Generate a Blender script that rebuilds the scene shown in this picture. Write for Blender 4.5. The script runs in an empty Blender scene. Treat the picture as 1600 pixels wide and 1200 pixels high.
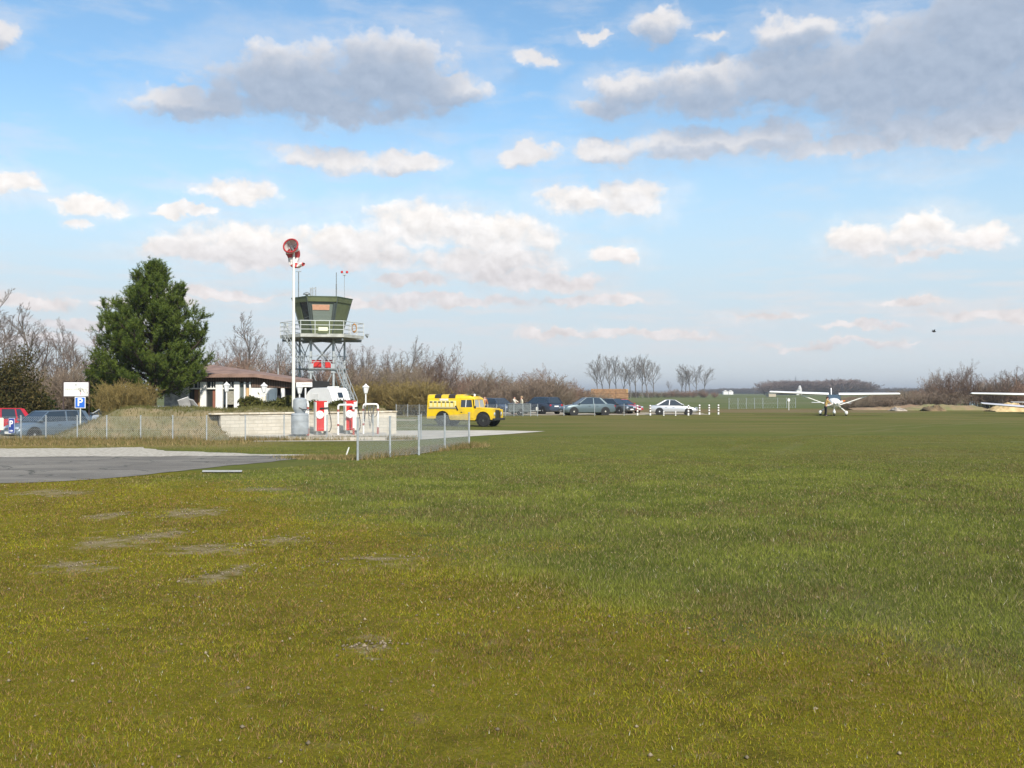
import bpy, math, random
import numpy as np
from mathutils import Vector, Matrix, Euler
R = math.radians
SC = bpy.context.scene
COL = SC.collection
rnd = random.Random(7)
F = 1556.0          # focal length in photo pixels; the eye is 2 m above the grass
EYE = 2.0
# ---------------------------------------------------------------- camera
cam_d = bpy.data.cameras.new("camera"); cam = bpy.data.objects.new("camera", cam_d); COL.objects.link(cam)
cam_d.sensor_width = 36; cam_d.lens = 35.01
cam.location = (0, 0, EYE); cam.rotation_euler = (R(90.48), 0, 0)
cam_d.clip_start = 0.1; cam_d.clip_end = 30000
SC.camera = cam
# ---------------------------------------------------------------- light
SUN_EL, SUN_AZ = 40.0, 161.0       # azimuth clockwise from +Y: behind the viewer, to the right
sd = Vector((math.sin(R(SUN_AZ))*math.cos(R(SUN_EL)), math.cos(R(SUN_AZ))*math.cos(R(SUN_EL)), math.sin(R(SUN_EL))))
sun_d = bpy.data.lights.new("sun", 'SUN'); sun = bpy.data.objects.new("sun", sun_d); COL.objects.link(sun)
sun_d.energy = 4.2; sun_d.angle = R(0.53); sun_d.color = (1.0, 0.94, 0.84)
sun.rotation_euler = sd.to_track_quat('Z', 'Y').to_euler()
sun.location = (30, -30, 40)
SC.view_settings.view_transform = 'Standard'; SC.view_settings.look = 'None'
SC.view_settings.exposure = 0.55; SC.view_settings.gamma = 1.0
SC.cycles.max_bounces = 6; SC.cycles.diffuse_bounces = 3; SC.cycles.glossy_bounces = 3
SC.cycles.transparent_max_bounces = 8; SC.cycles.volume_bounces = 0; SC.cycles.sample_clamp_indirect = 8

# ---------------------------------------------------------------- node helpers
def N(nt, typ, ins=None, **props):
    n = nt.nodes.new(typ)
    for k, v in props.items(): setattr(n, k, v)
    for k, v in (ins or {}).items():
        s = n.inputs[k]
        if isinstance(v, bpy.types.NodeSocket): nt.links.new(v, s)
        else: s.default_value = v
    return n
def MT(nt, op, a, b=0.0, c=0.0, clamp=False):
    n = nt.nodes.new('ShaderNodeMath'); n.operation = op; n.use_clamp = clamp
    for i, v in enumerate((a, b, c)):
        if isinstance(v, bpy.types.NodeSocket): nt.links.new(v, n.inputs[i])
        else: n.inputs[i].default_value = v
    return n.outputs[0]
def VM(nt, op, a, b=(0, 0, 0), out=0):
    n = nt.nodes.new('ShaderNodeVectorMath'); n.operation = op
    for i, v in enumerate((a, b)):
        if isinstance(v, bpy.types.NodeSocket): nt.links.new(v, n.inputs[i])
        else: n.inputs[i].default_value = v
    return n.outputs[out]
def MIXC(nt, f, a, b, blend='MIX'):
    n = nt.nodes.new('ShaderNodeMix'); n.data_type = 'RGBA'; n.blend_type = blend
    for k, v in ((0, f), (6, a), (7, b)):
        if isinstance(v, bpy.types.NodeSocket): nt.links.new(v, n.inputs[k])
        else: n.inputs[k].default_value = v if k == 0 else (tuple(v) + (1,))[:4]
    return n.outputs[2]
def RANGE(nt, v, a, b, c=0.0, d=1.0, interp='SMOOTHSTEP'):
    n = N(nt, 'ShaderNodeMapRange', {0: v, 1: a, 2: b, 3: c, 4: d}, interpolation_type=interp)
    return n.outputs[0]
def NOISE(nt, vec, scale, detail=3, rough=0.55, out='Fac', dist=0.0):
    return N(nt, 'ShaderNodeTexNoise', {'Vector': vec, 'Scale': scale, 'Detail': detail, 'Roughness': rough, 'Distortion': dist}).outputs[out]

# ---------------------------------------------------------------- sky: Nishita plus cumulus laid out by compass bearing and elevation
W = bpy.data.worlds.new("World"); SC.world = W; W.use_nodes = True
wt = W.node_tree; wt.nodes.clear()
sky = N(wt, 'ShaderNodeTexSky', sky_type='NISHITA', sun_disc=False, sun_elevation=R(SUN_EL), sun_rotation=R(SUN_AZ),
        air_density=1.15, dust_density=0.25, ozone_density=2.0, altitude=300)
SKY_STRENGTH = 0.112
CLOUDS = [  # bearing/elevation of puffs, written as they sit in the view: x, y, half width, half height (photo px)
 (470,125,150,62),(600,112,120,66),(320,160,110,27),(700,135,75,26),(545,165,160,26),
 (520,245,95,20),(620,252,80,20),(130,318,52,16),(15,285,45,20),(0,50,24,22),(120,348,18,7),
 (365,297,66,20),(285,327,48,9),
 (390,375,125,32),(285,392,80,18),(655,350,105,38),(785,368,90,34),(520,378,100,30),
 (800,433,95,17),(960,398,46,17),(640,440,60,10),
 (893,312,58,26),(985,305,58,30),
 (1345,370,58,30),(1455,358,66,32),(1540,365,58,20),(1440,396,58,11),
 (985,140,70,34),(950,165,62,17),(1100,135,95,44),(1250,115,130,52),(1450,115,210,95),(1570,50,150,115),(1500,195,190,32),(1250,48,75,28),
 (950,232,75,19),(1080,222,105,26),(1205,212,75,27),(1330,226,100,15),(820,240,66,17),
 (1035,36,44,27),(930,50,32,10),(835,92,34,13),(1120,50,26,12),
 (760,408,125,26),(560,402,110,24),(860,442,85,15),(420,402,140,20),(700,472,150,11),(350,458,110,10),(920,470,100,8),(150,505,110,10),(1300,540,120,6),(1000,522,130,6),
 (1200,496,62,7),(1545,490,90,11),(1420,474,56,8),(1360,512,70,6),(230,470,90,9),(80,530,70,9),(40,470,70,12),(870,520,70,7),(560,478,80,7),
]
def px_dir(px, py):
    a = math.atan((px-800)/F); e = math.atan((613-py)/F*math.cos(a)); return a, e
tc = N(wt, 'ShaderNodeTexCoord')
sep = N(wt, 'ShaderNodeSeparateXYZ', {0: tc.outputs['Generated']})
az = MT(wt, 'ARCTAN2', sep.outputs[0], sep.outputs[1]); el = MT(wt, 'ARCSINE', sep.outputs[2])
uv = N(wt, 'ShaderNodeCombineXYZ', {0: az, 1: el, 2: 0.0}).outputs[0]
wa = NOISE(wt, uv, 13.0, 2, 0.5, 'Color')
wa = VM(wt, 'MULTIPLY', VM(wt, 'SUBTRACT', wa, (.5, .5, .5)), (0.035, 0.022, 0))
wb = NOISE(wt, VM(wt, 'MULTIPLY', uv, (1, 1.25, 1)), 42.0, 5, 0.58, 'Color')
wb = VM(wt, 'MULTIPLY', VM(wt, 'SUBTRACT', wb, (.5, .5, .5)), (0.034, 0.026, 0))
uvw = VM(wt, 'ADD', VM(wt, 'ADD', uv, wa), wb)
g = bpy.data.node_groups.new("cloud_puffs", 'ShaderNodeTree')
g.interface.new_socket("p", in_out='INPUT', socket_type='NodeSocketVector')
g.interface.new_socket("d", in_out='OUTPUT', socket_type='NodeSocketFloat')
gi = g.nodes.new('NodeGroupInput'); go = g.nodes.new('NodeGroupOutput')
acc = None
for (px, py, rx, ry) in CLOUDS:
    a, e = px_dir(px, py)
    q = VM(g, 'MULTIPLY', VM(g, 'SUBTRACT', gi.outputs[0], (a, e, 0)), (F/rx/1.12, F/ry/1.12, 0))
    d = MT(g, 'SUBTRACT', 1.0, VM(g, 'DOT_PRODUCT', q, q, 1))
    acc = d if acc is None else MT(g, 'SMOOTH_MAX', acc, d, 0.25)
g.links.new(acc, go.inputs[0])
def puffs(v):
    n = wt.nodes.new('ShaderNodeGroup'); n.node_tree = g; wt.links.new(v, n.inputs[0]); return n.outputs[0]
d0 = puffs(uvw)
d1 = puffs(VM(wt, 'ADD', uvw, (0.004, 0.020, 0)))
g2 = bpy.data.node_groups.new("cloud_billows", 'ShaderNodeTree')
g2.interface.new_socket("p", in_out='INPUT', socket_type='NodeSocketVector'); g2.interface.new_socket("d", in_out='OUTPUT', socket_type='NodeSocketFloat')
g2i = g2.nodes.new('NodeGroupInput'); g2o = g2.nodes.new('NodeGroupOutput')
pv = VM(g2, 'MULTIPLY', g2i.outputs[0], (1, 1.3, 1)); bn = MT(g2, 'SUBTRACT', NOISE(g2, pv, 26.0, 8, 0.62), 0.5)
vo = N(g2, 'ShaderNodeTexVoronoi', {'Vector': pv, 'Scale': 30.0, 'Detail': 3.0, 'Roughness': 0.55}, voronoi_dimensions='2D')
g2.links.new(MT(g2, 'ADD', MT(g2, 'MULTIPLY', bn, 0.85), MT(g2, 'MULTIPLY', MT(g2, 'SUBTRACT', 0.42, vo.outputs[0]), 0.42)), g2o.inputs[0])
def billow(v):
    n = wt.nodes.new('ShaderNodeGroup'); n.node_tree = g2; wt.links.new(v, n.inputs[0]); return n.outputs[0]
uvb = VM(wt, 'ADD', uv, VM(wt, 'MULTIPLY', wb, (0.55, 0.55, 0)))
fine = billow(uvb); fine2 = billow(VM(wt, 'ADD', uvb, (0.0035, 0.0075, 0)))
d0n = MT(wt, 'ADD', d0, MT(wt, 'ADD', MT(wt, 'MULTIPLY', fine, 1.25), 0.12))
veil = MT(wt, 'MULTIPLY', RANGE(wt, MT(wt, 'ADD', d0, MT(wt, 'MULTIPLY', MT(wt, 'SUBTRACT', NOISE(wt, VM(wt, 'MULTIPLY', uv, (1, 2.2, 1)), 9.0, 7, 0.64), 0.5), 7.0)), -1.9, 1.4), 0.34)
alpha = MT(wt, 'MAXIMUM', RANGE(wt, d0n, -0.26, 0.66), veil)
# loose cumulus elsewhere round the sky, so the rest of the dome is not empty
els = NOISE(wt, VM(wt, 'MULTIPLY', tc.outputs['Generated'], (1, 1, 2.6)), 2.6, 7, 0.6)
back = RANGE(wt, sep.outputs[1], 0.80, 0.5, 0.0, 1.0)
alpha2 = MT(wt, 'MULTIPLY', RANGE(wt, els, 0.52, 0.66), back)
# thin streaks towards the horizon
st = NOISE(wt, VM(wt, 'MULTIPLY', uv, (5.0, 36.0, 1)), 1.6, 5, 0.6)
band = MT(wt, 'MULTIPLY', RANGE(wt, el, 0.015, 0.05), RANGE(wt, el, 0.155, 0.09))
alpha3 = MT(wt, 'MULTIPLY', MT(wt, 'MULTIPLY', RANGE(wt, st, 0.44, 0.64), band), 0.6)
st2 = NOISE(wt, VM(wt, 'MULTIPLY', uv, (3.0, 12.0, 1)), 3.1, 6, 0.62)
alpha4 = MT(wt, 'MULTIPLY', RANGE(wt, st2, 0.48, 0.72), 0.28)
grey_k = RANGE(wt, el, 0.17, 0.27, 0.16, 1.0)
depth = RANGE(wt, MT(wt, 'ADD', d1, MT(wt, 'MULTIPLY', fine, 0.45)), -0.75, 0.75)
shade = MT(wt, 'MULTIPLY', depth, grey_k, clamp=True)
lumpy = MT(wt, 'MULTIPLY', MT(wt, 'SUBTRACT', fine, fine2), RANGE(wt, el, 0.17, 0.27, 0.26, 0.09))
c_lit = MIXC(wt, RANGE(wt, el, 0.16, 0.26), (0.72, 0.69, 0.665), (0.57, 0.565, 0.58))
c_lit = MIXC(wt, RANGE(wt, el, 0.11, 0.16), (0.60, 0.565, 0.56), c_lit)
c_col = MIXC(wt, shade, c_lit, (0.285, 0.345, 0.442))
c_col = MIXC(wt, 1.0, c_col, N(wt, 'ShaderNodeCombineXYZ', {0: lumpy, 1: lumpy, 2: lumpy}).outputs[0], 'ADD')
tint = N(wt, 'ShaderNodeMix', {0: 1.0, 6: sky.outputs[0], 7: (0.86, 1.02, 1.05, 1)}, data_type='RGBA', blend_type='MULTIPLY').outputs[2]
bg = N(wt, 'ShaderNodeBackground', {0: tint, 1: SKY_STRENGTH})
bc = N(wt, 'ShaderNodeBackground', {0: c_col, 1: 1.0})
bs = N(wt, 'ShaderNodeBackground', {0: (0.57, 0.56, 0.57, 1), 1: 1.0})
hz_f = MT(wt, 'MULTIPLY', RANGE(wt, el, 0.30, 0.05), 0.93)
hz_c = MIXC(wt, RANGE(wt, el, 0.0, 0.11), (0.51, 0.55, 0.59), (0.43, 0.505, 0.575))
bh = N(wt, 'ShaderNodeBackground', {0: hz_c, 1: 1.0})
bg = N(wt, 'ShaderNodeMixShader', {0: hz_f, 1: bg.outputs[0], 2: bh.outputs[0]})
m1 = N(wt, 'ShaderNodeMixShader', {0: MT(wt, 'MAXIMUM', alpha3, alpha4), 1: bg.outputs[0], 2: bs.outputs[0]})
m2 = N(wt, 'ShaderNodeMixShader', {0: MT(wt, 'MAXIMUM', alpha, alpha2), 1: m1.outputs[0], 2: bc.outputs[0]})
N(wt, 'ShaderNodeOutputWorld', {0: m2.outputs[0]})
W.cycles.sampling_method = 'NONE'

# ---------------------------------------------------------------- placing helpers
def at(px, py, Y):
    return Vector(((px-800)/F*Y, Y, EYE-(py-613)/F*Y))
def gd(px, py):
    Y = EYE*F/(py-613); return ((px-800)/F*Y, Y)
def xat(px, Y): return (px-800)/F*Y
def zat(py, Y): return EYE-(py-613)/F*Y

# ---------------------------------------------------------------- mesh helpers
class MB:
    def __init__(s): s.v = []; s.f = []; s.m = []
    def add(s, vs, fs, mi=0, M=None):
        b = len(s.v)
        s.v += [tuple(M @ Vector(v)) if M is not None else tuple(v) for v in vs]
        s.f += [tuple(b+i for i in f) for f in fs]; s.m += [mi]*len(fs); return s
    def box(s, c, d, mi=0, bev=0.0, rot=None):
        hx, hy, hz = d[0]/2, d[1]/2, d[2]/2
        M = Matrix.Translation(Vector(c))
        if rot is not None: M = M @ Euler(rot).to_matrix().to_4x4()
        if bev <= 0:
            vs = [(x, y, z) for x in (-hx, hx) for y in (-hy, hy) for z in (-hz, hz)]
            fs = [(0,1,3,2),(4,6,7,5),(0,4,5,1),(2,3,7,6),(0,2,6,4),(1,5,7,3)]
            return s.add(vs, fs, mi, M)
        b = min(bev, hx*.95, hy*.95, hz*.95); vs = []; idx = {}
        for sx in (-1, 1):
            for sy in (-1, 1):
                for sz in (-1, 1):
                    for k in range(3):
                        p = [sx*(hx-b), sy*(hy-b), sz*(hz-b)]; p[k] = (sx*hx, sy*hy, sz*hz)[k]
                        idx[(sx, sy, sz, k)] = len(vs); vs.append(tuple(p))
        fs = []
        def face(pts):
            ids = [idx[p] for p in pts]
            c0 = sum((Vector(vs[i]) for i in ids), Vector())/len(ids)
            n = (Vector(vs[ids[1]])-Vector(vs[ids[0]])).cross(Vector(vs[ids[2]])-Vector(vs[ids[1]]))
            fs.append(tuple(ids) if n.dot(c0) > 0 else tuple(reversed(ids)))
        for k in range(3):
            o = [j for j in range(3) if j != k]
            for sg in (-1, 1):
                q = []
                for (a, bb) in ((-1, -1), (1, -1), (1, 1), (-1, 1)):
                    t = [0, 0, 0]; t[k] = sg; t[o[0]] = a; t[o[1]] = bb; q.append((t[0], t[1], t[2], k))
                face(q)
            for a in (-1, 1):
                for bb in (-1, 1):
                    q = []
                    for (sg, kk) in ((-1, o[0]), (1, o[0]), (1, o[1]), (-1, o[1])):
                        t = [0, 0, 0]; t[k] = sg; t[o[0]] = a; t[o[1]] = bb; q.append((t[0], t[1], t[2], kk))
                    face(q)
        for sx in (-1, 1):
            for sy in (-1, 1):
                for sz in (-1, 1): face([(sx, sy, sz, k) for k in range(3)])
        return s.add(vs, fs, mi, M)
    def tube(s, pts, r, n=8, mi=0, cap=True):
        pts = [Vector(p) for p in pts]; L = len(pts)
        rs = list(r) if isinstance(r, (list, tuple)) else [r]*L
        vs = []; fs = []; up = None
        for i, p in enumerate(pts):
            t = (pts[min(i+1, L-1)]-pts[max(i-1, 0)]).normalized()
            if up is None:
                up = Vector((0, 0, 1)) if abs(t.z) < 0.9 else Vector((1, 0, 0))
            a = t.cross(up).normalized(); b = a.cross(t).normalized(); up = b
            for k in range(n):
                w = 2*math.pi*k/n; vs.append(p+(a*math.cos(w)+b*math.sin(w))*rs[i])
        for i in range(L-1):
            for k in range(n):
                fs.append((i*n+k, i*n+(k+1) % n, (i+1)*n+(k+1) % n, (i+1)*n+k))
        if cap:
            fs.append(tuple(reversed(range(n)))); fs.append(tuple((L-1)*n+k for k in range(n)))
        return s.add(vs, fs, mi)
    def lathe(s, prof, c=(0, 0, 0), n=16, mi=0, M=None, cap=True):
        vs = []; fs = []
        for (r, z) in prof:
            for k in range(n):
                w = 2*math.pi*k/n; vs.append((r*math.cos(w), r*math.sin(w), z))
        for i in range(len(prof)-1):
            for k in range(n):
                fs.append((i*n+k, i*n+(k+1) % n, (i+1)*n+(k+1) % n, (i+1)*n+k))
        if cap:
            fs.append(tuple(reversed(range(n)))); fs.append(tuple((len(prof)-1)*n+k for k in range(n)))
        T = Matrix.Translation(Vector(c))
        return s.add(vs, fs, mi, T @ M if M is not None else T)
    def loft(s, rings, mi=0, cap=True, closed=True):
        n = len(rings[0]); vs = [p for r in rings for p in r]; fs = []
        for i in range(len(rings)-1):
            for k in range(n if closed else n-1):
                fs.append((i*n+k, i*n+(k+1) % n, (i+1)*n+(k+1) % n, (i+1)*n+k))
        if cap:
            fs.append(tuple(reversed(range(n)))); fs.append(tuple((len(rings)-1)*n+k for k in range(n)))
        return s.add(vs, fs, mi)
    def prism(s, poly, vec, mi=0):
        n = len(poly); v = Vector(vec); vs = [Vector(p) for p in poly]+[Vector(p)+v for p in poly]
        fs = [tuple(reversed(range(n))), tuple(range(n, 2*n))]+[(k, (k+1) % n, n+(k+1) % n, n+k) for k in range(n)]
        return s.add(vs, fs, mi)
    def build(s, name, mats, parent=None, loc=None, smooth=None, rot=None):
        me = bpy.data.meshes.new(name); me.from_pydata(s.v, [], s.f)
        if not isinstance(mats, (list, tuple)): mats = [mats]
        for m in mats: me.materials.append(m)
        if len(mats) > 1: me.polygons.foreach_set('material_index', s.m)
        import bmesh
        bm = bmesh.new(); bm.from_mesh(me); bmesh.ops.recalc_face_normals(bm, faces=bm.faces); bm.to_mesh(me); bm.free()
        if smooth:
            me.polygons.foreach_set('use_smooth', [True]*len(me.polygons)); me.set_sharp_from_angle(angle=R(smooth))
        o = bpy.data.objects.new(name, me); COL.objects.link(o)
        if parent is not None: o.parent = parent
        if loc is not None: o.location = loc
        if rot is not None: o.rotation_euler = rot
        return o
def np_mesh(name, V, Fq, mat, parent=None, cols=None, tri=False, smooth=False):
    me = bpy.data.meshes.new(name); k = 3 if tri else 4; nf = len(Fq)
    me.vertices.add(len(V)); me.vertices.foreach_set('co', np.asarray(V, np.float32).ravel())
    me.loops.add(nf*k); me.loops.foreach_set('vertex_index', np.asarray(Fq, np.int32).ravel())
    me.polygons.add(nf); me.polygons.foreach_set('loop_start', np.arange(0, nf*k, k, dtype=np.int32))
    me.polygons.foreach_set('loop_total', np.full(nf, k, np.int32))
    if smooth: me.polygons.foreach_set('use_smooth', np.ones(nf, bool))
    me.update(calc_edges=True)
    if cols is not None:
        at_ = me.color_attributes.new('tint', 'FLOAT_COLOR', 'POINT')
        c4 = np.ones((len(V), 4), np.float32); c4[:, :3] = cols; at_.data.foreach_set('color', c4.ravel())
    me.materials.append(mat)
    o = bpy.data.objects.new(name, me); COL.objects.link(o)
    if parent is not None: o.parent = parent
    return o
def tag(o, label=None, cat=None, group=None, kind=None):
    if label: o['label'] = label
    if cat: o['category'] = cat
    if group: o['group'] = group
    if kind: o['kind'] = kind
    return o
def thing(name, label, cat, loc=(0, 0, 0), rz=0.0, group=None):
    o = bpy.data.objects.new(name, None); COL.objects.link(o); o.empty_display_size = 0.3
    o.location = loc; o.rotation_euler = (0, 0, rz); return tag(o, label, cat, group)
def dup(root, loc, rz=None, label=None, group=None, scale=None):
    r = root.copy(); COL.objects.link(r); r.location = loc
    if rz is not None: r.rotation_euler = (0, 0, rz)
    if label: r['label'] = label
    if group: r['group'] = group
    if scale is not None: r.scale = scale
    for ch in list(root.children):
        c = ch.copy(); COL.objects.link(c); c.parent = r
        for gch in list(ch.children):
            d = gch.copy(); COL.objects.link(d); d.parent = c
    return r
def lerp(a, b, t): return a+(b-a)*t

# ---------------------------------------------------------------- materials
MATS = {}
def mat(name, col, rough=0.6, metal=0.0, var=0.0, vscale=3.0, bump=0.0, bscale=30.0, spec=0.5, coat=0.0, col2=None, space='Object'):
    m = bpy.data.materials.new(name); m.use_nodes = True; nt = m.node_tree
    b = nt.nodes['Principled BSDF']; b.inputs['Roughness'].default_value = rough; b.inputs['Metallic'].default_value = metal
    b.inputs['Base Color'].default_value = tuple(col)+(1,)
    b.inputs['Specular IOR Level'].default_value = spec; b.inputs['Coat Weight'].default_value = coat
    if var > 0 or bump > 0:
        t = nt.nodes.new('ShaderNodeTexCoord'); vec = t.outputs[space]
        if var > 0:
            n = NOISE(nt, vec, vscale, 5, 0.6)
            if col2 is None: col2 = tuple(c*(1-var) for c in col)
            nt.links.new(MIXC(nt, RANGE(nt, n, 0.35, 0.68), col, col2), b.inputs['Base Color'])
        if bump > 0:
            n2 = NOISE(nt, vec, bscale, 4, 0.6)
            bp = N(nt, 'ShaderNodeBump', {'Strength': bump, 'Distance': 0.02, 'Height': n2})
            nt.links.new(bp.outputs[0], b.inputs['Normal'])
    MATS[name] = m; return m
white_paint = mat('white_paint', (0.80, 0.79, 0.75), 0.45, var=0.14, vscale=2.5)
white_gloss = mat('white_gloss', (0.82, 0.81, 0.78), 0.25, var=0.08, vscale=1.5, coat=0.3)
dark = mat('black_rubber', (0.018, 0.018, 0.018), 0.8, var=0.4, vscale=6)
black = mat('black_paint', (0.02, 0.02, 0.022), 0.4)
glass = mat('dark_glass', (0.025, 0.035, 0.045), 0.06, spec=0.9)
chrome = mat('wheel_alloy', (0.55, 0.55, 0.56), 0.35, 0.7)
galv = mat('galvanised_steel', (0.42, 0.45, 0.46), 0.5, 0.35, var=0.25, vscale=8)
galv_dark = mat('weathered_steel', (0.25, 0.27, 0.27), 0.55, 0.4, var=0.35, vscale=5)
red_paint = mat('red_paint', (0.55, 0.022, 0.018), 0.4, var=0.2, vscale=4)
red_car = mat('red_car_paint', (0.42, 0.012, 0.02), 0.25, coat=0.6)
yellow = mat('yellow_paint', (0.80, 0.53, 0.006), 0.42, var=0.10, vscale=1.6, coat=0.15, col2=(0.62, 0.41, 0.03))
yellow_dirty = mat('dusty_yellow_paint', (0.60, 0.43, 0.05), 0.7, var=0.35, vscale=5)
tan_wood = mat('tan_wood', (0.42, 0.27, 0.13), 0.7, var=0.3, vscale=6)
lamp_glass = mat('opal_glass', (0.82, 0.81, 0.78), 0.3)
blue_sign = mat('blue_sign_paint', (0.02, 0.13, 0.55), 0.4)
navy_sign = mat('navy_sign_paint', (0.02, 0.045, 0.22), 0.4)
green_cab = mat('olive_green_paint', (0.125, 0.145, 0.068), 0.55, var=0.25, vscale=2.2)
green_dark = mat('dark_green_paint', (0.05, 0.075, 0.035), 0.5)
cab_trim = mat('cab_trim', (0.06, 0.075, 0.07), 0.5)
blind = mat('salmon_blind', (0.56, 0.30, 0.19), 0.8, var=0.15, vscale=4)
skin_m = mat('skin', (0.52, 0.30, 0.21), 0.6)
taillight = mat('tail_lamp', (0.45, 0.015, 0.02), 0.2, coat=0.5)
headlight = mat('head_lamp', (0.75, 0.76, 0.78), 0.08, 0.6)
orange = mat('orange_paint', (0.75, 0.2, 0.03), 0.5)
def attr_mat(name, rough=0.75, trans=0.0, spec=0.2):
    m = bpy.data.materials.new(name); m.use_nodes = True; nt = m.node_tree
    b = nt.nodes['Principled BSDF']; b.inputs['Roughness'].default_value = rough; b.inputs['Specular IOR Level'].default_value = spec
    a = N(nt, 'ShaderNodeAttribute', attribute_name='tint')
    nt.links.new(a.outputs[0], b.inputs['Base Color'])
    if trans > 0:
        tr = N(nt, 'ShaderNodeBsdfTranslucent', {0: a.outputs[0]})
        mx = N(nt, 'ShaderNodeMixShader', {0: trans, 1: b.outputs[0], 2: tr.outputs[0]})
        nt.links.new(mx.outputs[0], nt.nodes['Material Output'].inputs[0])
    return m
leaf_m = attr_mat('leaf', 0.8, 0.25, 0.05)
twig_m = attr_mat('twig', 0.85)
# ================================================================ SETTING
rng = np.random.default_rng(11)
PATCHES = []   # bare gravelly spots in the near turf: centre x, y, half sizes
for (px, py, rx, ry) in [(305,803,62,9),(185,843,80,13),(325,856,75,9),(350,893,40,12),(600,873,62,9),(80,770,70,5),(175,807,30,5),
                         (440,843,45,8),(590,1012,50,5),(255,835,40,8),(410,765,50,4),(120,880,60,8)]:
    x, y = gd(px, py); PATCHES.append((x, y, rx*y/F, max(ry*y*y/(EYE*F), 0.12)))
ZL_P = np.array((0.05, 11.6)); ZL_N = np.array((-0.84, -0.54))    # mossy turf on the near-left side of this line

def ground_mat():
    m = bpy.data.materials.new('turf'); m.use_nodes = True; nt = m.node_tree
    b = nt.nodes['Principled BSDF']; b.inputs['Roughness'].default_value = 1.0; b.inputs['Specular IOR Level'].default_value = 0.03
    P = N(nt, 'ShaderNodeNewGeometry').outputs['Position']
    S = N(nt, 'ShaderNodeSeparateXYZ', {0: P})
    n_big = NOISE(nt, P, 0.10, 4, 0.6); n_mid = NOISE(nt, P, 0.55, 5, 0.62); n_sm = NOISE(nt, P, 4.0, 6, 0.65); n_fine = NOISE(nt, P, 38.0, 3, 0.7)
    k = MT(nt, 'ADD', MT(nt, 'MULTIPLY', n_mid, 0.5), MT(nt, 'MULTIPLY', n_sm, 0.5))
    ga = MIXC(nt, RANGE(nt, k, 0.33, 0.52), (0.062, 0.084, 0.017), (0.120, 0.140, 0.031))
    ga = MIXC(nt, RANGE(nt, n_sm, 0.52, 0.75), ga, (0.17, 0.165, 0.055))
    ga = MIXC(nt, MT(nt, 'MULTIPLY', RANGE(nt, n_big, 0.45, 0.68), 0.5), ga, (0.145, 0.118, 0.045))
    mo = MIXC(nt, RANGE(nt, k, 0.34, 0.54), (0.098, 0.081, 0.010), (0.185, 0.162, 0.010))
    mo = MIXC(nt, RANGE(nt, n_sm, 0.54, 0.74), mo, (0.22, 0.16, 0.07))
    # mossy side of the line
    wv = MT(nt, 'MULTIPLY', MT(nt, 'SUBTRACT', NOISE(nt, P, 0.45, 4, 0.6), 0.5), 6.0)
    dl = MT(nt, 'ADD', MT(nt, 'ADD', MT(nt, 'MULTIPLY', MT(nt, 'SUBTRACT', S.outputs[0], float(ZL_P[0])), float(ZL_N[0])),
                          MT(nt, 'MULTIPLY', MT(nt, 'SUBTRACT', S.outputs[1], float(ZL_P[1])), float(ZL_N[1]))), wv)
    moss = RANGE(nt, dl, -0.9, 0.9)
    col = MIXC(nt, moss, ga, mo)
    # worn brown swathe in the middle distance and paler straw-tinted turf far off
    far = RANGE(nt, S.outputs[1], 25.0, 70.0)
    farc = MIXC(nt, RANGE(nt, NOISE(nt, VM(nt, 'MULTIPLY', P, (0.06, 0.26, 0)), 1.0, 8, 0.68), 0.38, 0.62), (0.110, 0.122, 0.028), (0.195, 0.155, 0.060))
    col = MIXC(nt, MT(nt, 'MULTIPLY', far, 0.85), col, farc)
    crop = RANGE(nt, S.outputs[1], 122.0, 127.0, interp='LINEAR')
    cropc = MIXC(nt, RANGE(nt, NOISE(nt, VM(nt, 'MULTIPLY', P, (0.01, 0.03, 0)), 1.0, 4, 0.6), 0.4, 0.62), (0.115, 0.140, 0.052), (0.155, 0.160, 0.075))
    col = MIXC(nt, crop, col, cropc)
    dryb = MT(nt, 'MULTIPLY', MT(nt, 'MULTIPLY', RANGE(nt, S.outputs[1], 96.0, 100.0), RANGE(nt, S.outputs[1], 124.0, 112.0)), RANGE(nt, n_mid, 0.2, 0.5))
    dryb = MT(nt, 'MULTIPLY', dryb, RANGE(nt, S.outputs[0], 46.0, 36.0))
    col = MIXC(nt, MT(nt, 'MULTIPLY', dryb, 0.75), col, (0.21, 0.15, 0.085))
    # dead grass along the fence
    wx = MT(nt, 'MULTIPLY', MT(nt, 'SUBTRACT', n_mid, 0.5), 2.5)
    yy = MT(nt, 'ADD', S.outputs[1], wx)
    dead = MT(nt, 'MULTIPLY', MT(nt, 'MULTIPLY', RANGE(nt, yy, 35.0, 37.2), RANGE(nt, yy, 41.8, 40.4)), RANGE(nt, S.outputs[0], -7.5, -11.0))
    col = MIXC(nt, MT(nt, 'MULTIPLY', dead, 0.9), col, MIXC(nt, RANGE(nt, n_sm, 0.4, 0.65), (0.22, 0.155, 0.065), (0.33, 0.25, 0.125)))
    # old wheel tracks and mowing arcs, a little paler than the turf
    trk = None
    for (cx_, cy_, rad_) in ((-60.0, 18.0, 66.0), (-60.0, 18.0, 67.7), (75.0, 10.0, 70.0), (75.0, 10.0, 71.7), (20.0, 130.0, 96.0), (20.0, 130.0, 97.8), (40.0, 190.0, 150.0), (40.0, 190.0, 152.0), (-10.0, -40.0, 72.0), (-10.0, -40.0, 73.7), (-14.0, -30.0, 98.0)):
        dd_ = MT(nt, 'ABSOLUTE', MT(nt, 'SUBTRACT', VM(nt, 'LENGTH', VM(nt, 'SUBTRACT', P, (cx_, cy_, 0)), out=1), rad_))
        dd_ = RANGE(nt, dd_, 0.34, 0.10); trk = dd_ if trk is None else MT(nt, 'MAXIMUM', trk, dd_)
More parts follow.
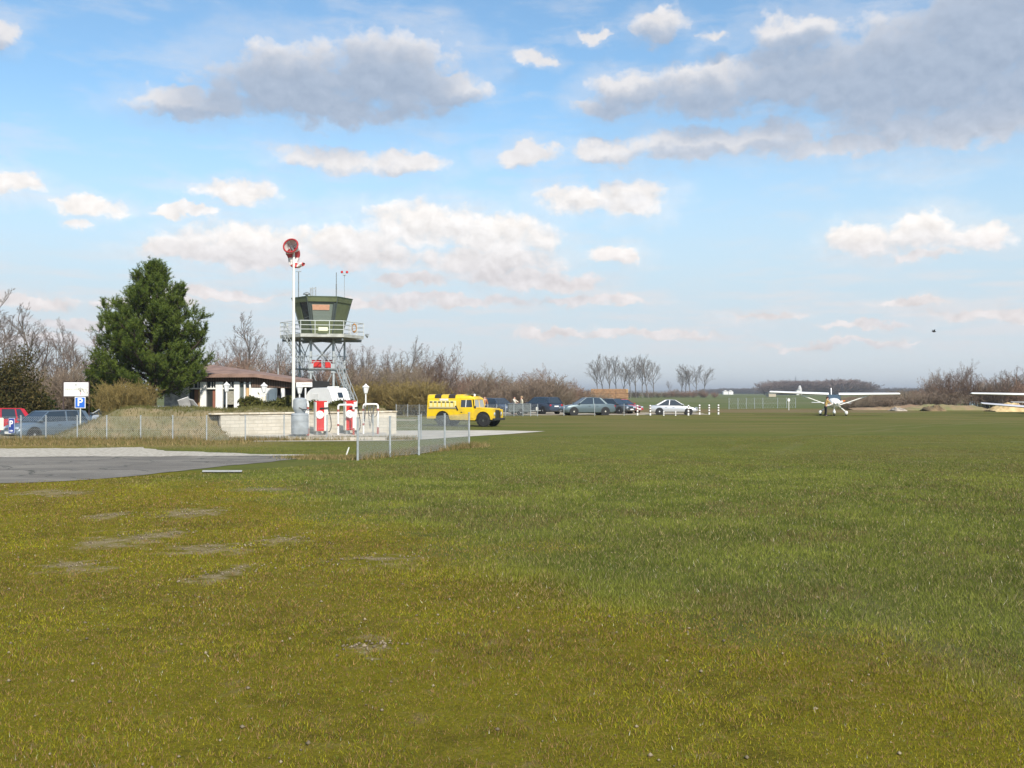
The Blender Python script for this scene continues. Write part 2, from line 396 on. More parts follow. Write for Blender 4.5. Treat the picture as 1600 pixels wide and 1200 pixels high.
    trk = MT(nt, 'MULTIPLY', trk, RANGE(nt, NOISE(nt, P, 0.12, 3, 0.6), 0.38, 0.62, 0.0, 0.45))
    col = MIXC(nt, trk, col, (0.20, 0.185, 0.09))
    # thatch and soil tone close by, darkened to paint shade between the blades
    col = MIXC(nt, RANGE(nt, S.outputs[1], 24.0, 8.0, 0.0, 0.30), col, MIXC(nt, n_sm, (0.038, 0.032, 0.008), (0.090, 0.072, 0.024)))
    # bare spots
    pm = None; pw = VM(nt, 'ADD', P, VM(nt, 'MULTIPLY', VM(nt, 'SUBTRACT', NOISE(nt, P, 1.6, 4, 0.6, 'Color'), (.5, .5, .5)), (1.6, 2.4, 0)))
    for (x, y, rx, ry) in PATCHES:
        q = VM(nt, 'MULTIPLY', VM(nt, 'SUBTRACT', pw, (x, y, 0)), (1/rx, 1/ry, 0))
        d = MT(nt, 'SUBTRACT', 0.95, VM(nt, 'DOT_PRODUCT', q, q, 1)); pm = d if pm is None else MT(nt, 'MAXIMUM', pm, d)
    pm = MT(nt, 'ADD', pm, MT(nt, 'MULTIPLY', MT(nt, 'SUBTRACT', n_sm, 0.46), 6.5))
    pm = RANGE(nt, pm, -0.2, 1.7)
    col = MIXC(nt, MT(nt, 'MULTIPLY', pm, 0.8), col, MIXC(nt, RANGE(nt, n_fine, 0.4, 0.66), (0.19, 0.135, 0.070), (0.46, 0.38, 0.26)))
    col = MIXC(nt, RANGE(nt, n_fine, 0.30, 0.75, 0.0, 0.45), col, (0.02, 0.025, 0.006), 'MIX')
    nt.links.new(col, b.inputs['Base Color'])
    h = MT(nt, 'ADD', MT(nt, 'MULTIPLY', n_sm, 0.6), MT(nt, 'MULTIPLY', n_fine, 0.4))
    bp = N(nt, 'ShaderNodeBump', {'Strength': 0.7, 'Distance': 0.06, 'Height': h}); nt.links.new(bp.outputs[0], b.inputs['Normal'])
    return m
turf_m = ground_mat()

def smooth01(t): t = np.clip(t, 0, 1); return t*t*(3-2*t)
def ground_h(x, y):
    h = 0.02*np.sin(x*0.9+1.3)*np.cos(y*0.7)+0.018*np.sin(x*0.37-y*0.53)
    msk = smooth01((21.0-y)/3.0)+smooth01((x-6)/4)*smooth01((82-y)/4)*(y > 18)
    h = h*np.clip(msk, 0, 1)
    dip = smooth01((-16.4-x)/1.6)*smooth01((y-41.2)/2.5)*smooth01((75-y)/8)
    return h-0.30*dip
def ground():
    xs = np.unique(np.concatenate([np.linspace(-9000, -400, 12), np.linspace(-400, -60, 18), np.linspace(-60, 70, 131), np.linspace(70, 400, 18), np.linspace(400, 9000, 12)]))
    ys = np.unique(np.concatenate([np.linspace(-600, -10, 8), np.linspace(-10, 30, 81), np.linspace(30, 110, 81), np.linspace(110, 400, 12), np.linspace(400, 10500, 14)]))
    X, Y = np.meshgrid(xs, ys); Z = ground_h(X, Y)
    V = np.stack([X.ravel(), Y.ravel(), Z.ravel()], 1); nx = len(xs); i = np.arange(len(ys)-1)[:, None]*nx+np.arange(nx-1)[None, :]
    i = i.ravel(); Fq = np.stack([i, i+1, i+1+nx, i+nx], 1)
    tag(np_mesh('ground', V, Fq, turf_m, smooth=True), kind='structure')
ground()

def sheet(name, poly, z, m, step=0.6, jit=0.12, seed=1, kind='structure'):
    """flat sheet with a ragged outline, laid a few millimetres above the turf"""
    r = random.Random(seed); out = []
    for i, p in enumerate(poly):
        q = poly[(i+1) % len(poly)]; L = math.dist(p, q); n = max(1, int(L/step)); pv = 0
        nx, ny = (q[1]-p[1])/L, -(q[0]-p[0])/L
        for k in range(n):
            t = k/n; pv = 0.6*pv+0.7*r.uniform(-jit, jit) if k else 0
            out.append((lerp(p[0], q[0], t)+nx*pv, lerp(p[1], q[1], t)+ny*pv, z))
    import bmesh
    bm = bmesh.new(); f = bm.faces.new([bm.verts.new(v) for v in out]); bmesh.ops.triangulate(bm, faces=[f])
    bmesh.ops.recalc_face_normals(bm, faces=bm.faces)
    if sum(f.normal.z for f in bm.faces) < 0: bmesh.ops.reverse_faces(bm, faces=bm.faces)
    me = bpy.data.meshes.new(name); bm.to_mesh(me); bm.free(); me.materials.append(m)
    o = bpy.data.objects.new(name, me); COL.objects.link(o); return tag(o, kind=kind)
asphalt_m = mat('asphalt', (0.125, 0.120, 0.113), 0.9, var=0.35, vscale=0.9, bump=0.5, bscale=60, col2=(0.175, 0.167, 0.155))
gravel_m = mat('pale_gravel', (0.48, 0.44, 0.37), 0.95, var=0.3, vscale=7.0, bump=0.8, bscale=40, col2=(0.28, 0.245, 0.185))
lot_m = mat('sandy_gravel', (0.36, 0.31, 0.235), 0.95, var=0.3, vscale=1.2, bump=0.5, bscale=30, col2=(0.22, 0.17, 0.10))
def asphalt_nodes():
    nt = asphalt_m.node_tree; b = nt.nodes['Principled BSDF']; P = N(nt, 'ShaderNodeNewGeometry').outputs['Position']
    a = MIXC(nt, RANGE(nt, NOISE(nt, VM(nt, 'MULTIPLY', P, (0.35, 0.9, 0)), 1.0, 6, 0.62), 0.36, 0.64), (0.135, 0.119, 0.098), (0.215, 0.192, 0.157))
    a = MIXC(nt, RANGE(nt, NOISE(nt, P, 2.4, 5, 0.7), 0.56, 0.72, 0, 0.6), a, (0.30, 0.275, 0.23))
    vr = N(nt, 'ShaderNodeTexVoronoi', {'Vector': VM(nt, 'ADD', P, VM(nt, 'MULTIPLY', NOISE(nt, P, 1.5, 4, 0.6, 'Color'), (1.2, 1.2, 0))), 'Scale': 0.33}, feature='DISTANCE_TO_EDGE')
    a = MIXC(nt, RANGE(nt, vr.outputs[0], 0.016, 0.004, 0, 0.8), a, (0.03, 0.03, 0.02))
    a = MIXC(nt, RANGE(nt, NOISE(nt, P, 45.0, 2, 0.6), 0.35, 0.7, 0.0, 0.35), a, (0.05, 0.05, 0.045))
    nt.links.new(a, b.inputs['Base Color'])
asphalt_nodes()
conc_m = mat('pale_concrete', (0.50, 0.455, 0.38), 0.85, var=0.2, vscale=1.1, bump=0.3, bscale=50, col2=(0.40, 0.36, 0.30))
road = sheet('road', [(-40, 21.0), gd(-60, 757), gd(60, 754), gd(200, 745), gd(300, 734), gd(400, 724), gd(490, 714.5), gd(400, 712), gd(200, 713.5), gd(0, 714.5), (-40, 30.8)], 0.010, asphalt_m, 0.5, 0.16, 3)
sheet('gravel_verge', [(-40, 30.6), gd(0, 714.6), gd(200, 713.6), gd(400, 712.1), gd(500, 713.6), gd(470, 710.5), gd(380, 709), gd(255, 704), gd(225, 699), gd(120, 701), gd(0, 701), (-40, 36.2)], 0.014, gravel_m, 0.35, 0.22, 4)
sheet('pump_pad', [gd(395, 690), gd(560, 689.3), gd(640, 688.2), gd(735, 682), gd(800, 678), gd(852, 674), gd(760, 672.6), gd(600, 673.0), (-11.0, 46.5)], 0.012, conc_m, 0.9, 0.05, 5)
sheet('gravel_lot', [(-20, 84.6), (-4, 86.2), (6, 87.2), (11.2, 88.0), (17.5, 89.0), (18.5, 97), (-4, 104), (-20, 100)], 0.008, lot_m, 0.8, 0.35, 6)
sheet('track', [(-13.5, 70.5), (-6.8, 70.0), (-6.8, 73.5), (-13.5, 74.5)], 0.008, lot_m, 0.6, 0.3, 8)
# low blue hills on the horizon
def hills():
    r = np.random.default_rng(5); xs = np.linspace(-7000, 7500, 160); V = []; Fq = []
    hh = 9+7*np.sin(xs/900+1)+5*np.sin(xs/370)+r.normal(0, 1.2, len(xs)); hh = np.clip(hh, 3, 40)
    for i, x in enumerate(xs):
        y = 6000+300*math.sin(x/1500)
        V += [(x, y, -0.5), (x, y+350, hh[i]*0.8), (x, y+700, hh[i]), (x, y+1500, -0.5)]
    for i in range(len(xs)-1):
        for k in range(3): Fq.append((i*4+k, (i+1)*4+k, (i+1)*4+k+1, i*4+k+1))
    tag(np_mesh('hills', np.array(V), Fq, mat('wooded_hill', (0.05, 0.06, 0.04), 0.9, var=0.4, vscale=0.01), smooth=True), kind='structure')
hills()

# ---------------------------------------------------------------- the near turf: blades
def vnoise(x, y, s, seed):
    r = np.random.default_rng(seed); T = r.random((256, 256)); x = x/s; y = y/s
    xi = np.floor(x).astype(int); yi = np.floor(y).astype(int); fx = x-xi; fy = y-yi; fx = fx*fx*(3-2*fx); fy = fy*fy*(3-2*fy)
    g_ = lambda a, b: T[a % 256, b % 256]
    return (g_(xi, yi)*(1-fx)+g_(xi+1, yi)*fx)*(1-fy)+(g_(xi, yi+1)*(1-fx)+g_(xi+1, yi+1)*fx)*fy
def fbm(x, y, s, seed, o=4):
    t = 0; a = 1; n = 0
    for k in range(o): t = t+a*vnoise(x+17.3*k, y-9.1*k, s/2**k, seed+k); n += a; a *= 0.62
    return t/n
def zone_moss(x, y):
    d = (x-ZL_P[0])*ZL_N[0]+(y-ZL_P[1])*ZL_N[1]+(fbm(x, y, 2.6, 50)-.5)*7.0
    return smooth01((d+1.3)/2.6)
def grass(Nb=1250000):
    r = np.random.default_rng(3); y0, y1 = 4.3, 46.0
    u = r.random(Nb); y = (y0**.35+u*(y1**.35-y0**.35))**(1/.35)
    x = (r.random(Nb)*2-1)*(0.58*y+3.0)
    keep = np.ones(Nb, bool)
    # not on the tarmac, gravel, pad or behind the fence
    yn = np.interp(x, [-40, -12, -9.1, -6.6, -4.9, -3.9, -3.6], [21.2, 21.6, 23.6, 25.7, 28.0, 30.7, 99])
    yf = np.interp(x, [-40, -20, -12.6, -9.5, -6.2, -3.7], [36.0, 35.3, 35.2, 33.0, 31.6, 31.0])
    keep &= ~((y > yn-0.1) & (y < yf+0.2) & (x < -3.7))
    keep &= ~((y > 40.5) & (x < -1.0)); keep &= ~((y > 44.5) & (x < 1.8))
    for (px, py, rx, ry) in PATCHES:
        q = ((x-px)/rx)**2+((y-py)/ry)**2
        keep &= ~((q < 1.1) & (r.random(Nb) < 0.95-0.6*np.clip(q, 0, 1)+0.35*np.sin(5.1*x+2*y)*np.sin(6.3*y-1.7*x)))
    x, y = x[keep], y[keep]; n = len(x); moss = zone_moss(x, y)
    lod = np.clip(y/7.0, 0.8, 6.0)
    clump = np.clip((fbm(x, y, .35, 61, 3)-.5)*2.4+.5, 0, 1); clump = 0.7*clump+0.3*r.random(n)
    h = lerp(0.044, 0.022, moss)*(0.6+.8*clump)*(0.6+0.8*r.random(n))*(1-0.65*smooth01((y-14)/26))
    h *= np.where(r.random(n) < 0.012, 1.6, 1.0)
    w = lerp(0.0045, 0.0062, moss)*(0.6+0.8*r.random(n))*lod
    a = r.random(n)*2*np.pi; lean = r.normal(0, 0.55, n)*h; la = r.random(n)*2*np.pi
    V = np.empty((n, 3, 3), np.float32); z = ground_h(x, y)-0.004
    V[:, 0] = np.stack([x-np.cos(a)*w/2, y-np.sin(a)*w/2, z], 1)
    V[:, 1] = np.stack([x+np.cos(a)*w/2, y+np.sin(a)*w/2, z], 1)
    V[:, 2] = np.stack([x+np.cos(la)*lean*1.3, y+np.sin(la)*lean*1.3, z+h], 1)
    t = r.random((n, 1)); m = moss[:, None]
    big = np.clip((fbm(x, y, 1.1, 71, 5)-.5)*3.0+.5, 0, 1)[:, None]; brn = smooth01((fbm(x*.7, y, 1.5, 81, 5)-.49)/.13)[:, None]
    gA = np.array((0.090, 0.112, 0.018)); gB = np.array((0.238, 0.255, 0.048)); gS = np.array((0.30, 0.24, 0.11)); bR = np.array((0.135, 0.098, 0.040))
    mA = np.array((0.145, 0.124, 0.009)); mB = np.array((0.33, 0.30, 0.022)); mS = np.array((0.26, 0.16, 0.065))
    kk = np.clip(0.45*t+0.62*big-0.08, 0, 1)
    c = (1-m)*(gA*(1-kk)+gB*kk)+m*(mA*(1-kk)+mB*kk)
    c = np.where(r.random((n, 1)) < 0.42*brn, bR*(0.6+0.9*t), c)
    c = np.where(r.random((n, 1)) < 0.24*m, np.array((0.15, 0.185, 0.030))*(0.6+0.7*t), c)
    st = (r.random((n, 1)) < (0.10+0.22*m+0.10*(1-big))); sc = (1-m)*gS+m*mS
    c = np.where(st, sc*(0.7+0.6*t), c)
    c = np.where(r.random((n, 1)) < 0.006, np.array((0.46, 0.42, 0.30)), c); c = c*(0.68+0.68*r.random((n, 1)))
    far = smooth01((y-18)/22)[:, None]; c = c*(1-0.45*far)+0.45*far*np.array((0.175, 0.158, 0.042))
    C = np.repeat(c, 3, 0); pass
    o = np_mesh('grass', V.reshape(-1, 3), np.arange(3*n).reshape(-1, 3), leaf_m, cols=C, tri=True)
    tag(o, 'short airfield grass, mossy olive on the near side and greener beyond', 'grass', kind='stuff')
grass()
def pebbles():
    r = np.random.default_rng(31); P_ = []
    for (x, y, rx, ry) in PATCHES:
        n = int(min(220, 60+90*rx*ry)); q = r.normal(0, .5, (n, 2))*np.array((rx, ry)); P_.append(np.stack([x+q[:, 0]+.25*np.sin(3*q[:, 1]), y+q[:, 1]], 1))
    P_.append(np.stack([r.uniform(-7, 8, 900), r.uniform(4.6, 16, 900)], 1))
    P_ = np.concatenate(P_); n = len(P_); s = 0.006+0.012*r.random((n, 1))**2; z = ground_h(P_[:, 0], P_[:, 1])[:, None]+s*.4+.004
    o = np.concatenate([P_, z], 1); oc = np.array([(1, 0, 0), (0, 1, 0), (-1, 0, 0), (0, -1, 0), (0, 0, .8), (0, 0, -.8)])
    V = o[:, None, :]+oc[None]*s[:, None]*(0.7+.6*r.random((n, 6, 1))); T = np.array([(0, 1, 4), (1, 2, 4), (2, 3, 4), (3, 0, 4), (1, 0, 5), (2, 1, 5), (3, 2, 5), (0, 3, 5)])
    Fq = (T[None]+(np.arange(n)*6)[:, None, None]).reshape(-1, 3); c = np.array((.31, .25, .17))*(0.5+.8*r.random((n, 1)))
    tag(np_mesh('pebbles', V.reshape(-1, 3), Fq, leaf_m, cols=np.repeat(c, 6, 0), tri=True), 'small pale pebbles lying in the bare patches of the near turf', 'gravel', kind='stuff')
pebbles()
def dry_grass():
    r = np.random.default_rng(8); xs, ys, hs = [], [], []
    def strip(p, q, wd, n, h):
        t = r.random(n); xs.append(lerp(p[0], q[0], t)+r.normal(0, wd, n)); ys.append(lerp(p[1], q[1], t)+r.normal(0, wd, n)); hs.append(h*(0.4+0.9*r.random(n)))
    strip((-24, 39.2), (-11.5, 39.4), 0.9, 16000, 0.12); strip((-24, 40.4), (-12.6, 40.6), 0.12, 5000, 0.24)
    strip((-11.5, 40.9), (-4, 41.9), 0.12, 3500, 0.2); strip((-4.55, 29.4), (-1.55, 36.6), 0.16, 3500, 0.20)
    strip((-6.5, 30.3), (-4.5, 30.2), 0.35, 3500, 0.10); strip((-3.2, 33.5), (-1.2, 37.2), 0.30, 2500, 0.16); strip((-12.4, 42.6), (-7, 43.2), 0.25, 1500, 0.12)
    x = np.concatenate(xs); y = np.concatenate(ys); h = np.concatenate(hs); n = len(x)
    a = r.random(n)*2*np.pi; w = 0.022*(0.6+0.8*r.random(n)); la = r.random(n)*2*np.pi; ln = r.normal(0, .5, n)*h
    V = np.empty((n, 3, 3), np.float32); z = ground_h(x, y)
    V[:, 0] = np.stack([x-np.cos(a)*w/2, y-np.sin(a)*w/2, z], 1); V[:, 1] = np.stack([x+np.cos(a)*w/2, y+np.sin(a)*w/2, z], 1)
    V[:, 2] = np.stack([x+np.cos(la)*ln, y+np.sin(la)*ln, z+h], 1)
    t = r.random((n, 1)); c = np.array((0.19, 0.14, 0.055))*(1-t)+np.array((0.37, 0.28, 0.13))*t
    c = np.where(r.random((n, 1)) < 0.3, np.array((0.11, 0.115, 0.03)), c)
    o = np_mesh('dry_grass', V.reshape(-1, 3), np.arange(3*n).reshape(-1, 3), leaf_m, cols=np.repeat(c, 3, 0), tri=True)
    tag(o, 'straw coloured dead grass along the foot of the wire fences', 'grass', kind='stuff')
dry_grass()

# ---------------------------------------------------------------- earth bank behind the block wall
WA = Vector((-12.62, 43.0, 0)); WB = Vector((-5.65, 48.2, 0)); WU = (WB-WA).normalized(); WN = Vector((-WU.y, WU.x, 0)); WL = (WB-WA).length
def bank():
    r = np.random.default_rng(21); us = np.arange(-9.0, WL-0.16, 0.16); vs = np.arange(-4.4, 11.0, 0.16)
    lat = r.normal(0, 1, (14, 12))
    def nz(a, b):
        return 0.05*np.sin(2.1*a+0.7*b)+0.04*np.sin(3.3*b-1.7*a)+0.025*np.sin(7.1*a+5.3*b)
    V = []; idx = {}; Fq = []
    for i, u in enumerate(us):
        for j, v in enumerate(vs):
            if u > -0.02 and v < 0.14: continue
            p = WA+WU*u+WN*v; x, y = p.x, p.y
            # front foot follows the fence line; the bank swells to 1.2 m and falls away to the left
            front = 41.3 if u < 0 else -1e9
            rise = smooth01((y-front)/2.3) if u < 0 else 1.0
            left = smooth01((x+20.6)/3.6)
            back = smooth01((10.4-v)/4.5) if v > 3 else 1.0
            h = 1.20*rise*left*back+(nz(x, y)*left*rise*back)
            if u < 0: h += 0.10*math.exp(-((x+16)/1.5)**2)*rise*left
            else: h = min(h, 1.10) if v < 0.5 else h
            if y < 41.25: continue
            if u > -0.6 and u < 0 and v < 0.2: h *= 0.55+0.45*(-u/0.6)
            idx[i, j] = len(V); V.append((x, y, h-0.03))
    for i in range(len(us)-1):
        for j in range(len(vs)-1):
            k = [(i, j), (i+1, j), (i+1, j+1), (i, j+1)]
            if all(q in idx for q in k): Fq.append([idx[q] for q in k])
    m = mat('bank_turf', (0.125, 0.115, 0.046), 0.95, var=0.3, vscale=1.1, bump=0.8, bscale=9, col2=(0.215, 0.165, 0.085))
    tag(np_mesh('earth_bank', np.array(V), Fq, m, smooth=True), kind='structure')
    n = 24000; r2 = np.random.default_rng(4); VA = np.array(V); pick = VA[r2.integers(0, len(VA), n)]+r2.normal(0, .06, (n, 3))*np.array((1, 1, 0))
    pick = pick[pick[:, 2] > 0.05]; n = len(pick); h = 0.13*(0.4+r2.random(n)); a = r2.random(n)*6.28; w = 0.03; ln = r2.normal(0, .5, n)*h
    W_ = np.empty((n, 3, 3), np.float32); W_[:, 0] = pick-np.stack([np.cos(a)*w/2, np.sin(a)*w/2, 0*a+.02], 1); W_[:, 1] = pick+np.stack([np.cos(a)*w/2, np.sin(a)*w/2, 0*a-.02], 1)
    W_[:, 2] = pick+np.stack([ln, -ln*.6, h], 1)
    t = r2.random((n, 1)); c = np.array((0.095, 0.098, 0.032))*(1-t)+np.array((0.25, 0.19, 0.088))*t
    # the lawn on top is greener, the dug face is strawy
    top = smooth01((pick[:, 2]-0.95)/0.25)[:, None]; c = c*(1-0.5*top)+0.5*top*np.array((0.10, 0.115, 0.028))
    tag(np_mesh('bank_grass', W_.reshape(-1, 3), np.arange(3*n).reshape(-1, 3), leaf_m, cols=np.repeat(c, 3, 0), tri=True), 'rough tufted grass growing over the earth bank beside the block wall', 'grass', kind='stuff')
bank()

# ---------------------------------------------------------------- trees
class Segs:
    def __init__(s): s.p0 = []; s.p1 = []; s.r0 = []; s.r1 = []
    def add(s, a, b, r0, r1): s.p0.append(tuple(a)); s.p1.append(tuple(b)); s.r0.append(r0); s.r1.append(r1)
def seg_arrays(S, sides=3):
    p0 = np.array(S.p0); p1 = np.array(S.p1); r0 = np.array(S.r0)[:, None]; r1 = np.array(S.r1)[:, None]
    d = p1-p0; d /= np.linalg.norm(d, axis=1, keepdims=True)+1e-9
    up = np.where(np.abs(d[:, 2:3]) < 0.9, np.array((0., 0, 1)), np.array((1., 0, 0)))
    a = np.cross(d, up); a /= np.linalg.norm(a, axis=1, keepdims=True); b = np.cross(d, a)
    rings = []
    for (p, r) in ((p0, r0), (p1, r1)):
        for k in range(sides):
            w = 2*np.pi*k/sides; rings.append(p+(a*np.cos(w)+b*np.sin(w))*r)
    V = np.stack(rings, 1); n = len(p0); base = (np.arange(n)*2*sides)[:, None]
    Fq = np.concatenate([np.concatenate([base+k, base+(k+1) % sides, base+sides+(k+1) % sides, base+sides+k], 1) for k in range(sides)], 0)
    return V.reshape(-1, 3), Fq
def rand_perp(r, d, ang):
    a = d.orthogonal().normalized(); b = d.cross(a).normalized(); w = r.uniform(0, 6.283)
    return (d*math.cos(ang)+(a*math.cos(w)+b*math.sin(w))*math.sin(ang)).normalized()
def grow(r, S, p, d, L, rad, lev, P):
    n = P['seg'][lev]; q = p; dd = d; last = lev == P['lev']-1; pts = [p]
    for i in range(n):
        dd = (dd+Vector((r.gauss(0, 1), r.gauss(0, 1), r.gauss(0, 1)))*P['wob']+Vector((0, 0, P['up']))).normalized()
        q2 = q+dd*L/n; ra = rad*(1-0.75*i/n); rb = rad*(1-0.75*(i+1)/n)
        S[0 if lev < P['trunk'] else 1].add(q, q2, max(ra, P['min']), max(rb, P['min'])); q = q2; pts.append((q, dd))
    if last: return
    m = P['kids'][lev]
    for k in range(m):
        t = P['t0'][lev]+(1-P['t0'][lev])*(k+r.random())/m; f = t*n; i = min(int(f), n-1)
        a = pts[i] if i == 0 else pts[i][0]; b, bd = pts[i+1]
        o = a.lerp(b, f-i); nd = rand_perp(r, bd, R(r.uniform(*P['ang'][lev])))
        if nd.z < -0.1: nd.z *= -0.5; nd.normalize()
        shp = P['shape'](t) if lev == 0 else (1.05-0.55*t)
        grow(r, S, o, nd, L*P['len'][lev]*shp*r.uniform(.75, 1.2), rad*P['rr']*(1-0.5*t), lev+1, P)
TREES = {}
def bare_tree(kind, seed, H, P, bark, twig, stems=1, spread=0.0):
    """a leafless tree: trunk and limbs as one part, the fan of twigs as the crown"""
    r = random.Random(seed); S = (Segs(), Segs())
    for k in range(stems):
        d = rand_perp(r, Vector((0, 0, 1)), R(r.uniform(0, spread))) if spread else Vector((0, 0, 1))
        o = Vector((r.gauss(0, .12*H*min(1, spread/40)), r.gauss(0, .12*H*min(1, spread/40)), -0.1)) if stems > 1 else Vector((0, 0, -0.1))
        if stems > 1: S[0].add((0, 0, -.12), tuple(o), H*P['rad'], H*P['rad'])
        grow(r, S, o, d, H*P['trunk_len']*(r.uniform(.7, 1.1) if stems > 1 else 1), H*P['rad'], 0, P)
    out = []
    for i, (nm, col) in enumerate((('trunk' if stems == 1 else 'stems', bark), ('crown', twig))):
        V, Fq = seg_arrays(S[i], 6 if i == 0 else 3)
        rr = np.random.default_rng(seed+i); n = len(S[i].p0); sd_ = 12 if i == 0 else 6
        c = np.array(col)*(0.65+0.7*rr.random((n, 1)))
        out.append((nm, V, Fq, np.repeat(c, sd_, 0)))
    TREES[kind] = out; return out
def plant(kind, name, label, x, y, z=0.0, s=1.0, rz=0.0, group=None, sx=1.0):
    t = thing(name, label, 'tree' if 'tree' in name or 'poplar' in name else 'bush', (x, y, z), rz, group); t.scale = (s*sx, s*sx, s)
    for i, (nm, V, Fq, c) in enumerate(TREES[kind]):
        if not isinstance(V, bpy.types.Mesh):
            o = np_mesh(nm, V, Fq, twig_m, t, c); TREES[kind][i] = (nm, o.data, None, None)
        else:
            o = bpy.data.objects.new(nm, V); COL.objects.link(o); o.parent = t
    return t
BARK = (0.13, 0.105, 0.085)
up_shape = lambda t: 1.15-0.75*t
P_ash = dict(lev=5, trunk=2, seg=[7, 5, 4, 3, 2], wob=.10, up=.07, min=.0055, kids=[16, 8, 6, 5], t0=[.22, .2, .12, .1], ang=[(22, 48), (22, 50), (22, 55), (25, 60)], len=[.46, .46, .46, .5], rr=.52, shape=up_shape, trunk_len=.92, rad=.012)
P_pop = dict(lev=5, trunk=2, seg=[8, 5, 4, 3, 2], wob=.06, up=.06, min=.012, kids=[15, 8, 5, 4], t0=[.30, .25, .15, .1], ang=[(22, 42), (20, 42), (22, 50), (25, 55)], len=[.50, .44, .42, .45], rr=.50, shape=lambda t: 1.25-0.75*t, trunk_len=.90, rad=.012)
P_shr = dict(lev=4, trunk=1, seg=[5, 4, 3, 2], wob=.13, up=.06, min=.009, kids=[8, 6, 4], t0=[.12, .15, .1], ang=[(15, 50), (20, 55), (25, 60)], len=[.50, .48, .50], rr=.6, shape=lambda t: 1.1-0.5*t, trunk_len=.95, rad=.010)
bare_tree('ash_a', 1, 9.0, P_ash, BARK, (0.20, 0.17, 0.145)); bare_tree('ash_b', 2, 9.0, P_ash, BARK, (0.19, 0.155, 0.135)); bare_tree('ash_c', 3, 9.0, P_ash, BARK, (0.17, 0.14, 0.115))
bare_tree('pop_a', 4, 14.5, P_pop, (0.12, 0.105, 0.09), (0.19, 0.165, 0.145)); bare_tree('pop_b', 5, 14.5, P_pop, (0.12, 0.105, 0.09), (0.20, 0.175, 0.15)); bare_tree('pop_c', 6, 14.5, P_pop, (0.12, 0.105, 0.09), (0.185, 0.16, 0.14))
bare_tree('scrub_a', 7, 5.0, P_shr, BARK, (0.245, 0.185, 0.135), 20, 38); bare_tree('scrub_b', 8, 5.0, P_shr, BARK, (0.25, 0.20, 0.14), 20, 38); bare_tree('scrub_c', 9, 5.0, P_shr, (0.13, 0.09, 0.07), (0.275, 0.175, 0.125), 22, 34)
bare_tree('olive_a', 10, 4.0, P_shr, (0.13, 0.12, 0.05), (0.26, 0.195, 0.07), 26, 32)
bare_tree('round_a', 12, 6.0, P_shr, BARK, (0.17, 0.115, 0.085), 26, 50)
bare_tree('tall_a', 13, 9.0, dict(P_shr, lev=4, kids=[11, 7, 5], len=[.34, .45, .5]), BARK, (0.16, 0.12, 0.10), 8, 14)
bare_tree('tall_b', 14, 9.0, dict(P_shr, lev=4, kids=[11, 7, 5], len=[.34, .45, .5]), BARK, (0.17, 0.125, 0.10), 9, 17)

def leaf_cloud(r, centers, n, rad, size, cols):
    c = np.array(centers); p = c[r.integers(0, len(c), n)]+r.normal(0, 1, (n, 3))*np.array(rad)
    a = r.normal(0, 1, (n, 3)); a /= np.linalg.norm(a, axis=1, keepdims=True); b = np.cross(a, r.normal(0, 1, (n, 3))); b /= np.linalg.norm(b, axis=1, keepdims=True)
    s = size*(0.5+r.random((n, 1))); V = np.stack([p-a*s, p+b*s*.45, p+a*s, p-b*s*.45], 1)
    t = r.random((n, 1)); k = np.array(cols[0])*(1-t)+np.array(cols[1])*t
    return V.reshape(-1, 3), np.arange(4*n).reshape(-1, 4), np.repeat(k, 4, 0)
def leafy_bush(name, label, cat, x, y, z, sx, sy, sz, n, size, cols, seed, group=None, box=False):
    r = np.random.default_rng(seed); m = 60
    if box:
        q = (r.random((m*6, 3))*2-1)*np.array((sx, sy, 0))+np.array((0, 0, 0)); q[:, 2] = r.random(m*6)*sz
        q[:, 2] *= 0.86+0.14*np.sin(q[:, 0]*3.1+seed)
        rad = (.10, .10, .09)
    else:
        u = r.normal(0, 1, (m, 3)); u /= np.linalg.norm(u, axis=1, keepdims=True); q = u*r.random((m, 1))**.4*np.array((sx, sy, sz*.5)); q[:, 2] = np.abs(q[:, 2]+sz*.45)
        rad = (sx*.16, sy*.16, sz*.09)
    V, Fq, c = leaf_cloud(r, q, n, rad, size, cols); V[:, 2] = np.abs(V[:, 2])
    t = thing(name, label, cat, (x, y, z), 0, group); np_mesh('crown', V, Fq, leaf_m, t, c)
    S = Segs(); rr = random.Random(seed)
    for k in range(14):
        e = q[rr.randrange(len(q))]; S.add((e[0]*.5, e[1]*.5, 0), tuple(e), .03, .012)
    V, Fq = seg_arrays(S, 4); np_mesh('stems', V, Fq, twig_m, t, np.full((len(V), 3), .1)); return t

